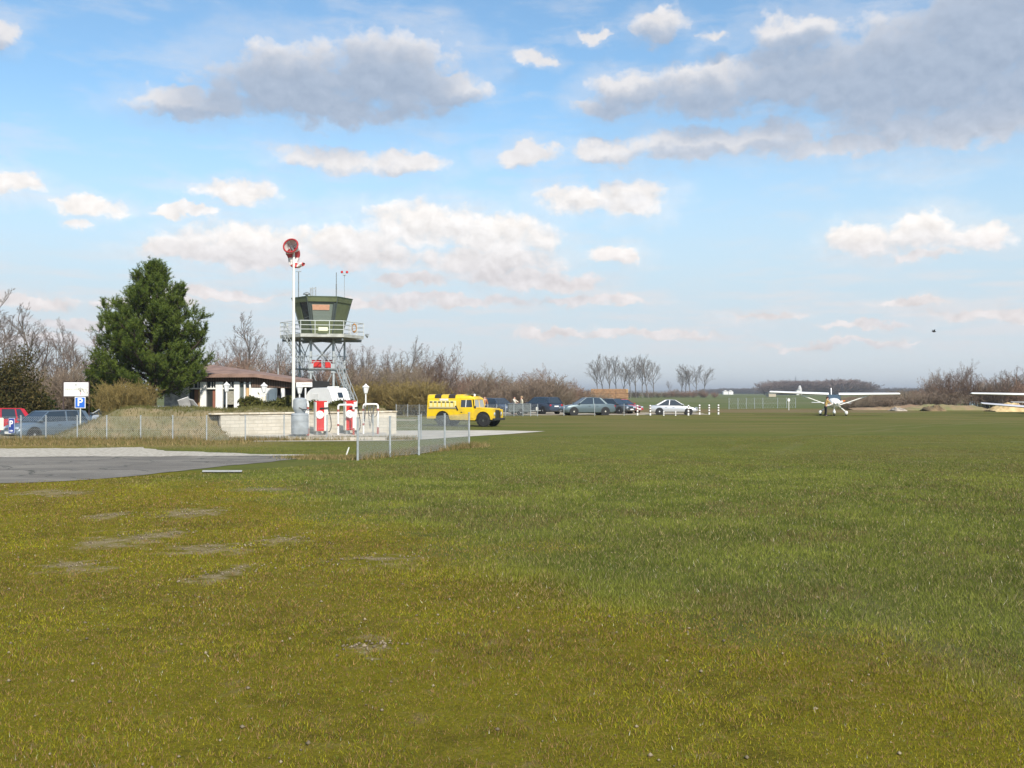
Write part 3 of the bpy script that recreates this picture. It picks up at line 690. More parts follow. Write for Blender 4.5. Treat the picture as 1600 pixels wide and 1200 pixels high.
def pine():
    """broad Scots pine: whorled limbs, each ending in upswept brushes of needles"""
    r = random.Random(41); S = Segs(); T = []; H = 8.55
    prof = [(.04, 3.0), (.14, 3.6), (.3, 3.55), (.42, 3.3), (.55, 3.0), (.62, 2.7), (.70, 2.2), (.78, 1.65), (.85, 1.15), (.92, .65), (1.0, .15)]
    def rad_at(t):
        for (a, b), (c, d) in zip(prof, prof[1:]):
            if t <= c: return b+(d-b)*(t-a)/(c-a)
        return 0.1
    n = 12; prev = Vector((0, 0, -0.1)); 
    for i in range(1, n+1):
        q = Vector((0.10*math.sin(i*.9), 0.08*math.cos(i*1.3)-.08, H*.97*i/n)); S.add(prev, q, .20*(1-.85*(i-1)/n), .20*(1-.85*i/n)); prev = q
    def shoot(p, d):
        T.append((tuple(p), tuple(d), r.uniform(.8, 1.25)))
    z = 1.65; k = 0
    while z < H*0.975:
        t = z/H; rr_ = rad_at(t)*(1+.15*t); nb = 7 if t < .8 else 5
        for j in range(nb):
            w = k*0.7+6.283*j/nb+r.uniform(-.35, .35); L = rr_*r.uniform(.68, 1.08)*(0.90+0.14*math.sin(3*w+z*1.9)+0.08*math.sin(5*w-z*2.7))
            d = Vector((math.cos(w), math.sin(w), lerp(-0.08, 0.75, t)+r.uniform(-.12, .12))).normalized()
            p = Vector((0, 0, max(.7, z-L*max(d.z, 0)*.7))); m = max(3, int(L/.36)); pts = [p]; rad = .018+.022*L
            for i in range(m):
                d = (d+Vector((r.gauss(0, .07), r.gauss(0, .07), .075))).normalized(); q = p+d*L/m
                S.add(p, q, rad*(1-.8*i/m), rad*(1-.8*(i+1)/m)); p = q; pts.append(p)
                f = (i+1)/m
                if f > .18:
                    for s_ in range(4 if f > .45 else 3):
                        sdv = rand_perp(r, d, R(r.uniform(25, 75))); sdv.z += .25; sdv.normalize(); Ls = r.uniform(.30, .62)*(1.25-.5*f)
                        e = p+sdv*Ls; S.add(p, e, .016, .008)
                        for u_ in range(4):
                            o = p.lerp(e, .25+.75*u_/3); dv = (sdv*.6+Vector((r.gauss(0, .45), r.gauss(0, .45), .75))).normalized(); shoot(o, dv)
            for u_ in range(3): shoot(p, (d+Vector((r.gauss(0, .3), r.gauss(0, .3), .6))).normalized())
        z += r.uniform(.34, .46); k += 1
    for i in range(26): shoot(Vector((r.gauss(0, .16), r.gauss(0, .1), H-.1-r.random()*.9)), Vector((r.gauss(0, .25), r.gauss(0, .25), 1)).normalized())
    # brushes
    A = np.array([a for a, _, _ in T]); D = np.array([b for _, b, _ in T]); sc = np.array([c for _, _, c in T]); g_ = np.random.default_rng(5); nn = 26
    A = np.repeat(A, nn, 0); D = np.repeat(D, nn, 0); s = np.repeat(sc, nn)[:, None]; m = len(A)
    f = g_.random((m, 1)); o = A+D*f*.34*s
    sd_ = g_.normal(0, 1, (m, 3)); sd_ -= D*(sd_*D).sum(1, keepdims=True); sd_ /= np.linalg.norm(sd_, axis=1, keepdims=True)
    nd = D*.75+sd_*.75; tip = o+nd*(.13*s*(.7+.5*g_.random((m, 1)))); wv = np.cross(nd, g_.normal(0, 1, (m, 3))); wv /= np.linalg.norm(wv, axis=1, keepdims=True)
    V = np.stack([o-wv*.013, o+wv*.013, tip], 1)
    tone = np.clip(np.repeat(g_.random(len(T)), nn)[:, None]*.5+.35*g_.random((m, 1))+.25*f-.05, 0, 1)
    c = np.array((0.025, 0.056, 0.010))*(1-tone)+np.array((0.180, 0.225, 0.045))*tone
    t = thing('pine_tree', 'broad dark green pine tree standing beside the low white clubhouse', 'tree', (xat(238, 55.5), 55.5, 0.25)); t.scale = (1.05, 1.05, 1.015)
    V2, F2 = seg_arrays(S, 6); np_mesh('trunk', V2, F2, twig_m, t, np.tile(np.array((0.055, 0.042, 0.032)), (len(V2), 1)))
    np_mesh('crown', V.reshape(-1, 3), np.arange(3*m).reshape(-1, 3), leaf_m, t, np.repeat(c, 3, 0), tri=True)
    return len(T)
print('pine shoots', pine())
# ================================================================ VEGETATION IN PLACE
def px_plant(kind, name, label, px, py_base_Y, h_px_top, group=None, rz=None, z=0.0, sx=1.0, base_h=9.0):
    Y = py_base_Y; x = xat(px, Y); H = zat(h_px_top, Y)-z
    return plant(kind, name, label, x, Y, z, H/base_h, rnd.uniform(0, 6.28) if rz is None else rz, group, sx)
# leafless trees at the left edge and behind the pine
LB = 'bare trees behind the car park at the left edge'
for kind, px, Y, top in [('ash_a', -12, 72, 462), ('ash_b', 22, 76, 478), ('tall_a', 52, 80, 522), ('ash_a', 6, 88, 500), ('tall_a', -40, 78, 480)]:
    px_plant(kind, 'bare_tree', 'leafless tree above the olive bush at the left edge of the car park', px, Y, top, LB, sx=1.05)
LC = 'bare trees behind the white notice board'
for kind, px, Y, top in [('ash_c', 118, 84, 508), ('ash_b', 98, 88, 530), ('tall_b', 140, 82, 516), ('tall_a', 82, 84, 545), ('ash_a', 160, 92, 520)]:
    px_plant(kind, 'bare_tree', 'leafless tree between the left edge and the pine, behind the white notice board', px, Y, top, LC)
LD = 'bare trees behind the clubhouse roof'
for kind, px, Y, top in [('ash_b', 372, 92, 492), ('tall_a', 345, 96, 545), ('tall_b', 402, 100, 548), ('ash_c', 425, 104, 540), ('tall_a', 450, 100, 556), ('tall_b', 385, 110, 536)]:
    px_plant(kind, 'bare_tree', 'leafless tree rising behind the clubhouse roof between the pine and the tower', px, Y, top, LD)
LE = 'bare trees right of the control tower'
for kind, px, Y, top in [('tall_a', 534, 104, 553), ('tall_b', 556, 108, 544), ('ash_a', 580, 112, 556), ('tall_b', 600, 106, 560), ('ash_c', 626, 110, 534), ('ash_b', 650, 118, 564), ('tall_a', 512, 112, 560), ('tall_a', 570, 118, 551), ('tall_b', 618, 120, 548), ('tall_b', 490, 110, 568)]:
    px_plant(kind, 'bare_tree', 'leafless tree in the thicket just right of the green control tower', px, Y, top, LE)
LG = 'brown scrub bushes under the thicket'
for i in range(16):
    px = 505+i*11+rnd.uniform(-4, 4)
    px_plant(rnd.choice(['scrub_a', 'scrub_b', 'scrub_c']), 'scrub_bush', 'brown twiggy bush at the foot of the thicket right of the tower', px, rnd.uniform(92, 104), rnd.uniform(572, 594), LG, base_h=5, sx=1.1)
for i in range(9):
    px = 530+i*20+rnd.uniform(-6, 6)
    px_plant('olive_a', 'scrub_bush', 'low olive twiggy bush in front of the thicket behind the fuel pumps', px, rnd.uniform(86, 90), rnd.uniform(600, 612), 'olive bushes behind the fuel pumps', base_h=4, sx=1.5)
px_plant('round_a', 'round_bush', 'large rounded reddish brown bare bush rising above the yellow vehicle', 690, 100, 560, base_h=6, sx=0.95)
px_plant('round_a', 'round_bush', 'smaller rounded bare bush behind the left shoulder of the largest one', 664, 108, 572, base_h=6, rz=2.0, sx=0.9)
LH = 'reddish brown scrub behind the parked cars'
tops = [(722, 586), (735, 584), (748, 582), (762, 586), (776, 583), (790, 590), (803, 592), (815, 590), (828, 588), (838, 584), (850, 585), (862, 590), (874, 594), (886, 598), (897, 602), (908, 606), (918, 610), (930, 613), (941, 615)]
for px, top in tops:
    for q in range(2):
        px_plant(rnd.choice(['scrub_a', 'scrub_c', 'scrub_b']), 'scrub_bush', 'reddish brown leafless scrub bush behind the row of parked cars', px+rnd.uniform(-5, 5), rnd.uniform(108, 122), top+rnd.uniform(-2, 7)+8*q, LH, base_h=5, sx=1.15)
for i in range(7):
    px_plant(rnd.choice(['scrub_a', 'scrub_b']), 'scrub_bush', 'dim brown bush in the gap between the notice board and the left edge', 40+i*17, rnd.uniform(66, 70), rnd.uniform(575, 592), 'brown bushes behind the grey blue car', base_h=5)
for i in range(6):
    px_plant(rnd.choice(['scrub_c', 'scrub_b']), 'scrub_bush', 'brown bush filling the space behind the clubhouse under the bare trees', 335+i*26, rnd.uniform(84, 90), rnd.uniform(566, 582), 'brown bushes behind the clubhouse', base_h=5, sx=1.2)
# evergreens at the left
ev = ((0.022, 0.036, 0.009), (0.085, 0.085, 0.022))
leafy_bush('evergreen_bush', 'tall dark olive evergreen bush beside the red car', 'bush', xat(14, 58), 58, -0.2, 2.1, 1.7, 4.8, 18000, .075, ((0.030, 0.036, 0.010), (0.125, 0.095, 0.035)), 1)
leafy_bush('evergreen_bush', 'low black green bush behind the roof of the grey blue car', 'bush', xat(58, 60), 60, -0.2, 1.0, 1.0, 2.3, 4200, .10, ((0.014, 0.026, 0.007), (0.055, 0.075, 0.018)), 2)
leafy_bush('evergreen_bush', 'dark evergreen bush just behind the notice board and left of the pine', 'bush', xat(160, 60), 60, 0, 1.25, 1.2, 4.0, 6500, .10, ((0.020, 0.034, 0.008), (0.085, 0.095, 0.022)), 3)
for i, px in enumerate((166, 178, 190, 202, 213, 224)):
    px_plant('olive_a', 'osier_bush', 'yellowish upright osier shoots in a clump below the pine', px, 51.6+rnd.uniform(-.4, .4), 606+rnd.uniform(-2, 6), 'osier clumps below the pine', z=0.6, base_h=4, sx=0.95)
leafy_bush('hedge', 'clipped olive hedge in front of the white clubhouse panels', 'hedge', xat(425, 53.0), 53.0, 0.55, 1.5, 0.45, 1.10, 20000, .085, ((0.05, 0.055, 0.014), (0.125, 0.12, 0.035)), 5, box=True)
leafy_bush('hedge', 'dark olive hedge hiding the underside of the white caravan', 'hedge', xat(521, 53.5), 53.5, 0.60, 1.25, 0.40, 0.86, 15000, .085, ((0.035, 0.042, 0.012), (0.105, 0.10, 0.03)), 6, box=True)
leafy_bush('garden_bush', 'small dark red brown bush at the left end of the clipped hedge', 'bush', xat(383, 52.6), 52.6, 0.35, .22, .22, 1.0, 700, .06, ((0.05, 0.03, 0.02), (0.13, 0.07, 0.045)), 7)
# poplars on the field edge
LP = 'poplars in the wide clump'
for i, (px, top, k) in enumerate([(934, 568, 'pop_a'), (944, 561, 'pop_b'), (953, 559, 'pop_c'), (962, 561, 'pop_a'), (972, 572, 'pop_b'), (985, 566, 'pop_b'), (994, 561, 'pop_c'), (1004, 560, 'pop_a'), (1013, 561, 'pop_b'), (1022, 568, 'pop_c')]):
    px_plant(k, 'poplar', 'tall leafless poplar in the wide clump above the straw stack', px, 372+rnd.uniform(-6, 6), top, LP, base_h=14.5, sx=1.25)
for i, (px, top, k) in enumerate([(1064, 575, 'pop_b'), (1078, 573, 'pop_a'), (1088, 573, 'pop_c'), (1100, 577, 'pop_a'), (1072, 580, 'pop_c')]):
    px_plant(k, 'poplar', 'leafless poplar in the smaller clump above the silver car', px, 480+rnd.uniform(-5, 5), top, 'poplars in the small clump', base_h=14.5, sx=1.45)
px_plant('pop_a', 'bare_tree', 'lone short tree between the two poplar clumps', 1046, 520, 596, base_h=14.5, sx=1.0)
px_plant('pop_b', 'bare_tree', 'lone round tree on the skyline left of the far wood', 1180, 760, 605, base_h=14.5, sx=1.9)
LQ = 'bushes at the feet of the poplars'
for i in range(22):
    px = 912+i*9.6
    px_plant(rnd.choice(['scrub_a', 'scrub_c']), 'scrub_bush', 'dark low bush in the hedgerow at the feet of the poplars', px+rnd.uniform(-3, 3), rnd.uniform(376, 390), rnd.uniform(608, 613), LQ, base_h=5, sx=1.8)
# right-hand side: scrub, mound, trees
px_plant('round_a', 'round_bush', 'big bare brown bush at the left end of the tree row behind the aircraft', 1484, 118, 587, base_h=6, sx=1.05)
px_plant('round_a', 'round_bush', 'tall pale topped bare bush standing above the big brown one', 1507, 122, 579, base_h=6, rz=1.1, sx=0.8)
px_plant('scrub_a', 'round_bush', 'pale slender bush at the far left of the tree row behind the aircraft', 1463, 124, 585, base_h=5, sx=0.9)
LR = 'bare trees behind the aircraft wing at the right edge'
for i, (px, top, k) in enumerate([(1526, 590, 'tall_a'), (1538, 596, 'scrub_a'), (1552, 590, 'tall_b'), (1566, 586, 'tall_a'), (1580, 584, 'tall_b'), (1594, 580, 'tall_a'), (1608, 578, 'tall_b'), (1572, 592, 'scrub_b'), (1545, 598, 'scrub_c'), (1590, 594, 'scrub_c'), (1622, 576, 'tall_a')]):
    px_plant(k, 'bare_tree', 'leafless tree in the row above the white wing at the right edge', px, 122+rnd.uniform(-4, 6), top, LR, base_h=9 if k[0] == 't' else 5, sx=1.25)
LS = 'rusty scrub behind the white aircraft'
for i in range(34):
    px = 1322+i*4.4
    px_plant(rnd.choice(['scrub_c', 'scrub_b', 'scrub_a']), 'scrub_bush', 'low rusty brown scrub bush behind the white high wing aircraft', px+rnd.uniform(-3, 3), rnd.uniform(114, 132), lerp(622, 613, i/25)+rnd.uniform(-2, 3), LS, base_h=5, sx=2.3)

def far_wood():
    r = np.random.default_rng(9); Vs, Fs, Cs = [], [], []; nb = 0
    def put(kind, x, y, s, sx, tint):
        nonlocal nb
        for q in range(2):
            src = FW[kind][q]; V = src[1]*np.array((s*sx, s*sx, s)); a = r.random()*6.28
            V = np.stack([V[:, 0]*math.cos(a)-V[:, 1]*math.sin(a)+x, V[:, 0]*math.sin(a)+V[:, 1]*math.cos(a)+y, V[:, 2]], 1)
            Vs.append(V); Fs.append(src[2]+nb); Cs.append(src[3]*tint); nb += len(V)
    for i in range(46):
        px = 1204+i*3.1+r.uniform(-1.5, 1.5); top = 598+r.uniform(-1, 3) if px < 1300 else lerp(600, 596, math.sin(min(1, (px-1300)/40)*3.14))+r.uniform(-1, 2)
        Y = 800+r.uniform(-15, 25); H = zat(top, Y); put('fw', xat(px, Y), Y, H/5, 2.6, 0.85+.3*r.random())
    for i in range(60):
        px = 1105+i*6.2+r.uniform(-2, 2); Y = 1300+r.uniform(-60, 200); put('fw', xat(px, Y), Y, r.uniform(.8, 1.5), 4.5, 0.6)
    o = np_mesh('far_wood', np.concatenate(Vs), np.concatenate(Fs), twig_m, cols=np.concatenate(Cs))
    tag(o, 'purplish brown leafless wood on the skyline behind the white aircraft', 'wood', kind='stuff')
P_fw = dict(P_shr, lev=3, kids=[9, 7], min=.03, rad=.012)
FW = {}; bare_tree('fw', 31, 5.0, P_fw, (0.10, 0.075, 0.065), (0.19, 0.135, 0.115), 26, 40); FW['fw'] = TREES.pop('fw')
far_wood()

# ================================================================ STRUCTURES
wall_m = mat('limestone_block', (0.58, 0.53, 0.44), 0.9)
def brick_nodes():
    nt = wall_m.node_tree; b = nt.nodes['Principled BSDF']
    t = nt.nodes.new('ShaderNodeTexCoord'); s = N(nt, 'ShaderNodeSeparateXYZ', {0: t.outputs['Object']})
    v = N(nt, 'ShaderNodeCombineXYZ', {0: s.outputs[0], 1: s.outputs[2], 2: 0.0})
    k = N(nt, 'ShaderNodeTexBrick', {'Vector': v.outputs[0], 'Color1': (0.58, 0.53, 0.44, 1), 'Color2': (0.53, 0.485, 0.40, 1), 'Mortar': (0.44, 0.40, 0.325, 1), 'Scale': 1.0, 'Mortar Size': 0.010, 'Brick Width': 0.42, 'Row Height': 0.155})
    n = NOISE(nt, t.outputs['Object'], 2.2, 6, 0.65)
    nt.links.new(MIXC(nt, RANGE(nt, n, 0.4, 0.75, 0, 0.55), k.outputs[0], (0.36, 0.31, 0.22)), b.inputs['Base Color'])
    bp = N(nt, 'ShaderNodeBump', {'Strength': 0.6, 'Distance': 0.02, 'Height': k.outputs['Fac']}); bp.invert = True
    nt.links.new(bp.outputs[0], b.inputs['Normal'])
brick_nodes()
def block_wall():
    ang = math.atan2(WU.y, WU.x)
    t = thing('block_wall', 'low pale limestone block wall with a flat coping behind the fuel pumps', 'wall', WA, ang)
    m = MB(); m.box((WL/2, 0.0, 0.5), (WL, 0.24, 1.04), bev=.012); m.box((WL-.13, 1.43, 0.5), (.24, 2.6, 1.04), bev=.012)
    m.build('blocks', wall_m, t)
    c = MB(); r = random.Random(2); x = -0.42
    while x < WL-0.2:
        L = r.uniform(.9, 1.25); L = min(L, WL+.04-x); c.box((x+L/2-.006, .02+r.uniform(-.01, .01), 1.065), (L-.012, .40, .085), bev=.02); x += L
    for k in range(2): c.box((WL-.13, 0.85+k*1.25, 1.065), (.40, 1.2, .085), bev=.02)
    c.build('coping', mat('coping_stone', (0.60, 0.54, 0.44), 0.85, var=0.3, vscale=2.5, col2=(0.36, 0.30, 0.20)), t)
    k = MB(); k.box((4.9, -.30, .05), (3.9, .34, .12), bev=.02); k.build('plinth', conc_m, t)
block_wall()

def clubhouse():
    Yf = 58.5
    t = thing('clubhouse', 'low white clubhouse with a shallow brown roof beside the pine', 'building', (0, 0, 0))
    X = lambda px, Y=Yf: xat(px, Y)
    Z = lambda py, Y=Yf: zat(py, Y)
    roof_m = mat('weathered_brown_roof', (0.27, 0.17, 0.13), 0.85, var=0.3, vscale=1.2, col2=(0.17, 0.105, 0.08))
    clad_m = bpy.data.materials.new('brown_cladding'); clad_m.use_nodes = True; nt = clad_m.node_tree
    tc_ = nt.nodes.new('ShaderNodeTexCoord'); wv = N(nt, 'ShaderNodeTexWave', {'Vector': tc_.outputs['Object'], 'Scale': 2.2, 'Distortion': 0.3, 'Detail': 2.0}, bands_direction='X')
    nt.links.new(MIXC(nt, RANGE(nt, wv.outputs[1], 0.1, 0.4), (0.05, 0.032, 0.024), (0.135, 0.085, 0.058)), nt.nodes['Principled BSDF'].inputs['Base Color']); nt.nodes['Principled BSDF'].inputs['Roughness'].default_value = .8
    # roof: one sheet that falls to the right and towards the field, with a thick verge board
    A = at(336, 584, 57.95); Bm = at(399, 584, 57.95); B = at(488, 596.5, 58.1); D = at(489, 592.5, 66.0); C = at(322, 568.5, 63.0); L1 = at(250, 585, 57.95); L2 = at(228, 578, 62.0)
    top = [L1, A, Bm, B, D, C, L2]
    m = MB(); n = len(top); th = 0.10
    vs = [Vector(p) for p in top]+[Vector(p)-Vector((0, 0, th)) for p in top]
    fs = [(0, 1, 5), (0, 5, 6), (1, 2, 5), (2, 3, 4), (2, 4, 5), (7, 12, 8), (7, 13, 12), (8, 12, 9), (9, 11, 10), (9, 12, 11)]+[(k, (k+1) % n, n+(k+1) % n, n+k) for k in range(n)]
    m.add(vs, fs); m.build('roof', roof_m, t)
    f = MB()
    for (p, q) in ((L1, Bm), (Bm, B)):
        d = (q-p); f.prism([p+Vector((0, -.03, -.02)), q+Vector((0, -.03, -.02)), q+Vector((0, -.03, -.20)), p+Vector((0, -.03, -.20))], (0, .05, 0))
    f.build('fascia', roof_m, t)
    ch = MB(); ch.tube([at(434.5, 585.0, 61.5), at(434.5, 575, 61.5)], .05, 8); ch.build('vent_pipe', galv, t)
    # cladding under the eaves
    c = MB()
    pts = [(250, 589), (398, 588), (484, 600), (484, 606.2), (458, 606.2), (394, 605.6), (394, 596), (250, 596)]
    c.prism([Vector((X(a), Yf-.12, Z(b))) for a, b in pts], (0, .18, 0)); c.build('cladding', clad_m, t)
    # body behind, dark inside the openings
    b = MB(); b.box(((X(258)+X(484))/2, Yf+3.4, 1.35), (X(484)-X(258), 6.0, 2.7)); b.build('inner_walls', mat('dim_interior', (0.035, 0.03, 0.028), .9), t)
    w = MB(); fl = 0.25
    def panel(mb, x0, x1, y0, y1, d=.16, off=0.0, bev=.01):
        z0 = fl if y1 is None else Z(y1); z1 = Z(y0)
        mb.box(((X(x0)+X(x1))/2, Yf+off, (z0+z1)/2), (X(x1)-X(x0), d, z1-z0), bev=bev)
    for (x0, x1) in ((313.2, 322.8), (337.5, 348.5), (366.2, 374.8), (381.5, 384.2), (390.0, 392.5), (431, 433)): panel(w, x0, x1, 596.5, None, .22)
    panel(w, 393, 430.5, 606, None, .2)
    panel(w, 439.5, 445, 606.5, None, .2)
    for (x0, x1) in ((295.5, 313), (323.2, 337.2), (348.8, 366)): panel(w, x0, x1, 606.0, 608.2, .14, .02)
    for px in (302.8, 309.2, 329.6, 333.8, 361): panel(w, px-.5, px+.5, 597, 606, .10, .04, 0)
    w.build('white_panels', white_paint, t)
    gm = mat('grey_rubble_render', (0.66, 0.65, 0.62), .9, var=.5, vscale=2.6, col2=(0.30, 0.30, 0.31), bump=.5, bscale=8)
    s = MB(); panel(s, 258, 295.2, 598, None, .3, -.02); s.build('rubble_wall', gm, t)
    sill = MB(); panel(sill, 258, 296, 596.2, 598, .34, -.02); sill.build('wall_cap', galv_dark, t)
    def door(x0, x1, m_, leaf=None):
        d = MB(); panel(d, x0, x1, 608.4, None, .06, .10); o = d.build('door', m_, t); return o
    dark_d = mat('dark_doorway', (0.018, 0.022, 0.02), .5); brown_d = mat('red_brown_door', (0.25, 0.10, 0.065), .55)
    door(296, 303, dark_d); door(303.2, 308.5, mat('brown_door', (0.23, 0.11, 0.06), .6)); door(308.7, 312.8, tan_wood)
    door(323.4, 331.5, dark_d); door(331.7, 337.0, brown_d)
    def window(x0, x1, y0, y1, m_):
        d = MB(); panel(d, x0, x1, y0, y1, .04, .10, 0); return d.build('window', m_, t)
    curt = mat('grey_curtain', (0.33, 0.31, 0.25), .8, var=.3, vscale=9)
    for (x0, x1) in ((295.5, 313), (323.2, 337.2), (348.8, 366)): window(x0, x1, 596.8, 605.8, glass)
    window(349, 353, 608.4, 632, glass); window(353.2, 366, 608.4, 632, curt); window(375, 381.3, 598, 632, mat('dark_curtain', (0.10, 0.12, 0.11), .5)); window(384.4, 390, 598, 606, glass)
    d = MB(); panel(d, 384.4, 389.8, 606.2, None, .05, .10); d.build('door', mat('ochre_door', (0.50, 0.33, 0.16), .6), t)
    # faint drawing of a gate on the white panel
    q = MB()
    for (x0, x1, y0, y1) in ((405.5, 406.3, 616, 626), (420, 420.8, 616, 626), (405.5, 420.8, 615, 615.9), (409, 412, 619.5, 626), (414, 417, 618, 626)): panel(q, x0, x1, y0, y1, .01, -.105, 0)
    q.build('painted_drawing', mat('faded_ochre', (0.60, 0.55, 0.42), .8), t)
clubhouse()

def tower():
    cx, cy = xat(503.3, 79), 79.0
    t = thing('control_tower', 'steel airfield control tower with an olive green six sided cab', 'tower', (cx, cy, 0), R(10.9))
    pz = zat(526.5, 79); top = zat(466.5, 79); hexa = [R(60*k) for k in range(6)]
    def ring(r, z): return [Vector((r*math.cos(a), r*math.sin(a), z)) for a in hexa]
    # platform
    m = MB(); m.loft([ring(3.26, pz-.14), ring(3.26, pz+.11)]); m.build('platform', mat('platform_paint', (0.44, 0.44, 0.39), .6, var=.3, vscale=2), t)
    u = MB()
    for k in range(3):
        a = R(60*k); d = Vector((math.cos(a), math.sin(a), 0)); u.box((0, 0, pz-.30), (6.2, .12, .2), rot=(0, 0, a))
    u.build('floor_beams', galv_dark, t)
    rl = MB()
    for k in range(6):
        p, q = ring(3.24, pz+.10)[k], ring(3.24, pz+.10)[(k+1) % 6]
        for f in (0, .333, .667): rl.tube([p.lerp(q, f), p.lerp(q, f)+Vector((0, 0, 1.0))], .032, 6)
        for h in (.34, .67, 1.0): rl.tube([p+Vector((0, 0, h)), q+Vector((0, 0, h))], .028 if h < 1 else .036, 6)
    rl.build('railing', mat('railing_paint', (0.50, 0.52, 0.50), .5), t)
    # cab: solid lower apron, glazed band, overhanging fascia
    zb = pz+.12; rb, rt = 1.54, 2.36; zs = zat(503, 79); zh = zat(474.5, 79)
    rr = lambda z: lerp(rb, rt, (z-zb)/(top-zb))
    c = MB(); c.loft([ring(rb, zb), ring(rr(zs)-.02, zs)]); c.build('apron', green_cab, t)
    fa = MB(); fa.loft([ring(rr(zh)-.03, zh), ring(rr(zh)+.04, zh), ring(rt+.02, top-.06), ring(rt+.02, top), ring(.3, top+.06)]); fa.build('roof_fascia', green_cab, t)
    dk = MB(); dk.loft([ring(rt+.05, top-.05), ring(rt+.05, top+.015)]); dk.build('roof_edge', green_dark, t)
    co = MB()
    for k in range(6):
        a0 = ring(rb+.01, zb)[k]; a1 = ring(rt-.02, top-.05)[k]; co.tube([a0, a1], .05, 6)
    co.build('corner_posts', cab_trim, t)
    inn = MB(); inn.loft([ring(rr(zs)-.42, zs+.01), ring(rr(zh)-.42, zh-.01)]); inn.build('inner_room', mat('cab_interior', (0.09, 0.11, 0.085), .8), t)
    def facet(k, name, mt, u0, u1, z0, z1, inset, th=.03):
        a0, b0 = ring(rr(z0)-inset, z0)[k], ring(rr(z0)-inset, z0)[(k+1) % 6]; a1, b1 = ring(rr(z1)-inset, z1)[k], ring(rr(z1)-inset, z1)[(k+1) % 6]
        n = (b0-a0).cross(a1-a0).normalized(); mm = MB()
        mm.prism([a0.lerp(b0, u0), a0.lerp(b0, u1), a1.lerp(b1, u1), a1.lerp(b1, u0)], -n*th); return mm.build(name, mt, t)
    # facet 4 faces the field, 3 is left of it, 5 right of it
    paleg = mat('hazy_cab_glass', (0.17, 0.20, 0.17), .12, spec=.9)
    facet(4, 'window', paleg, .10, .90, zs+.02, zh-.02, .14)
    facet(4, 'blind', blind, .13, .77, zat(487, 79), zat(479, 79), .10, .02)
    fr = MB()
    for (u0, u1, z0, z1) in ((0.02, .10, zs, zh), (.90, .98, zs, zh), (.10, .90, zh-.10, zh)):
        a0, b0 = ring(rr(z0)-.05, z0)[4], ring(rr(z0)-.05, z0)[5]; a1, b1 = ring(rr(z1)-.05, z1)[4], ring(rr(z1)-.05, z1)[5]
        fr.prism([a0.lerp(b0, u0), a0.lerp(b0, u1), a1.lerp(b1, u1), a1.lerp(b1, u0)], (0, .10, 0))
    fr.build('window_frame', cab_trim, t)
    dd = MB(); dd.box((0.12, -1.35, zs+.12), (.60, .25, .22), bev=.03); dd.build('console', black, t)
    facet(5, 'side_panel', green_cab, .0, 1.0, zs, zh, .03)
    facet(3, 'side_panel', green_cab, .0, .42, zs, zh, .03); facet(3, 'window', glass, .40, 1.0, zs, zh, .10)
    for k in (0, 1, 2): facet(k, 'window', paleg, .0, 1.0, zs, zh, .04)
    bx = MB(); bx.box((xat(504.5, 79)-cx, -3.02, zat(518, 79)), (.72, .22, .30), bev=.03); bx.build('floodlight', mat('cream_enamel', (0.70, 0.70, 0.50), .5), t)
    hn = MB(); hn.lathe([(.05, -.2), (.16, 0), (.17, .10)], (3.55, 0, pz+.15), 10, M=Matrix.Rotation(R(115), 4, 'Y')); hn.build('loudspeaker', galv_dark, t)
    # roof gear
    def mast(px, y_top, r=.035, name='antenna', m_=galv_dark):
        k = MB(); x = xat(px, 79)-cx; k.tube([(x, 0, top), (x, 0, zat(y_top, 79))], r, 6); return k, x, zat(y_top, 79)
    k, x, z = mast(467, 425, .045); k.box((x, 0, z), (.42, .06, .05)); k.build('antenna', galv_dark, t)
    k, x, z = mast(525, 425, .035); k.tube([(x, 0, top), (x, 0, top+1.2)], .055, 6); k.build('antenna', galv_dark, t)
    k, x, z = mast(537.5, 428, .028); k.box((x, 0, z), (.24, .24, .12)); an = k.build('wind_mast', galv, t)
    cu = MB()
    for s in (-.20, .20): cu.lathe([(.01, .18), (.09, .16), (.10, 0), (.02, -.03)], (x+s, 0, z+.12), 10)
    cu.build('wind_cups', red_paint, an)
    pp = MB()
    for px, yt in ((485.5, 449), (488.5, 448.5), (493, 448)): xx = xat(px, 79)-cx; pp.tube([(xx, .2, top), (xx, .2, zat(yt, 79))], .055, 8)
    pp.box((xat(489, 79)-cx, .2, zat(450, 79)), (.5, .1, .06)); pp.build('flue_pipes', galv, t)
    dm = MB(); dm.lathe([(.08, 0), (.10, .28), (.30, .30), (.24, .42), (.06, .50)], (xat(479.5, 79)-cx, 0, top), 12); dm.build('roof_vent', galv_dark, t)
    # legs and bracing
    lr = 1.75; mz = zat(576, 79)
    legp = ring(lr, 0)
    for k in range(6):
        l = MB(); l.box((legp[k].x, legp[k].y, (pz-.2)/2), (.16, .16, pz-.2), bev=.01); l.build('leg', galv, t)
    for a, b in ((3, 4), (4, 5), (5, 0), (1, 2)):
        l = MB()
        for (z0, z1) in ((.2, mz-.15), (mz+.15, pz-.35)):
            l.tube([legp[a]+Vector((0, 0, z0)), legp[b]+Vector((0, 0, z1))], .035, 5); l.tube([legp[b]+Vector((0, 0, z0)), legp[a]+Vector((0, 0, z1))], .035, 5)
        l.build('brace', galv, t)
    ld = MB(); ld.loft([ring(2.05, mz-.10), ring(2.05, mz)]); ld.build('landing', galv_dark, t)
    lg = MB()
    for k in (3, 4, 5):
        p, q = ring(2.0, mz)[k], ring(2.0, mz)[(k+1) % 6]
        for h in (.5, .95): lg.tube([p+Vector((0, 0, h)), q+Vector((0, 0, h))], .025, 5)
        for f in (0, .5): lg.tube([p.lerp(q, f), p.lerp(q, f)+Vector((0, 0, .95))], .025, 5)
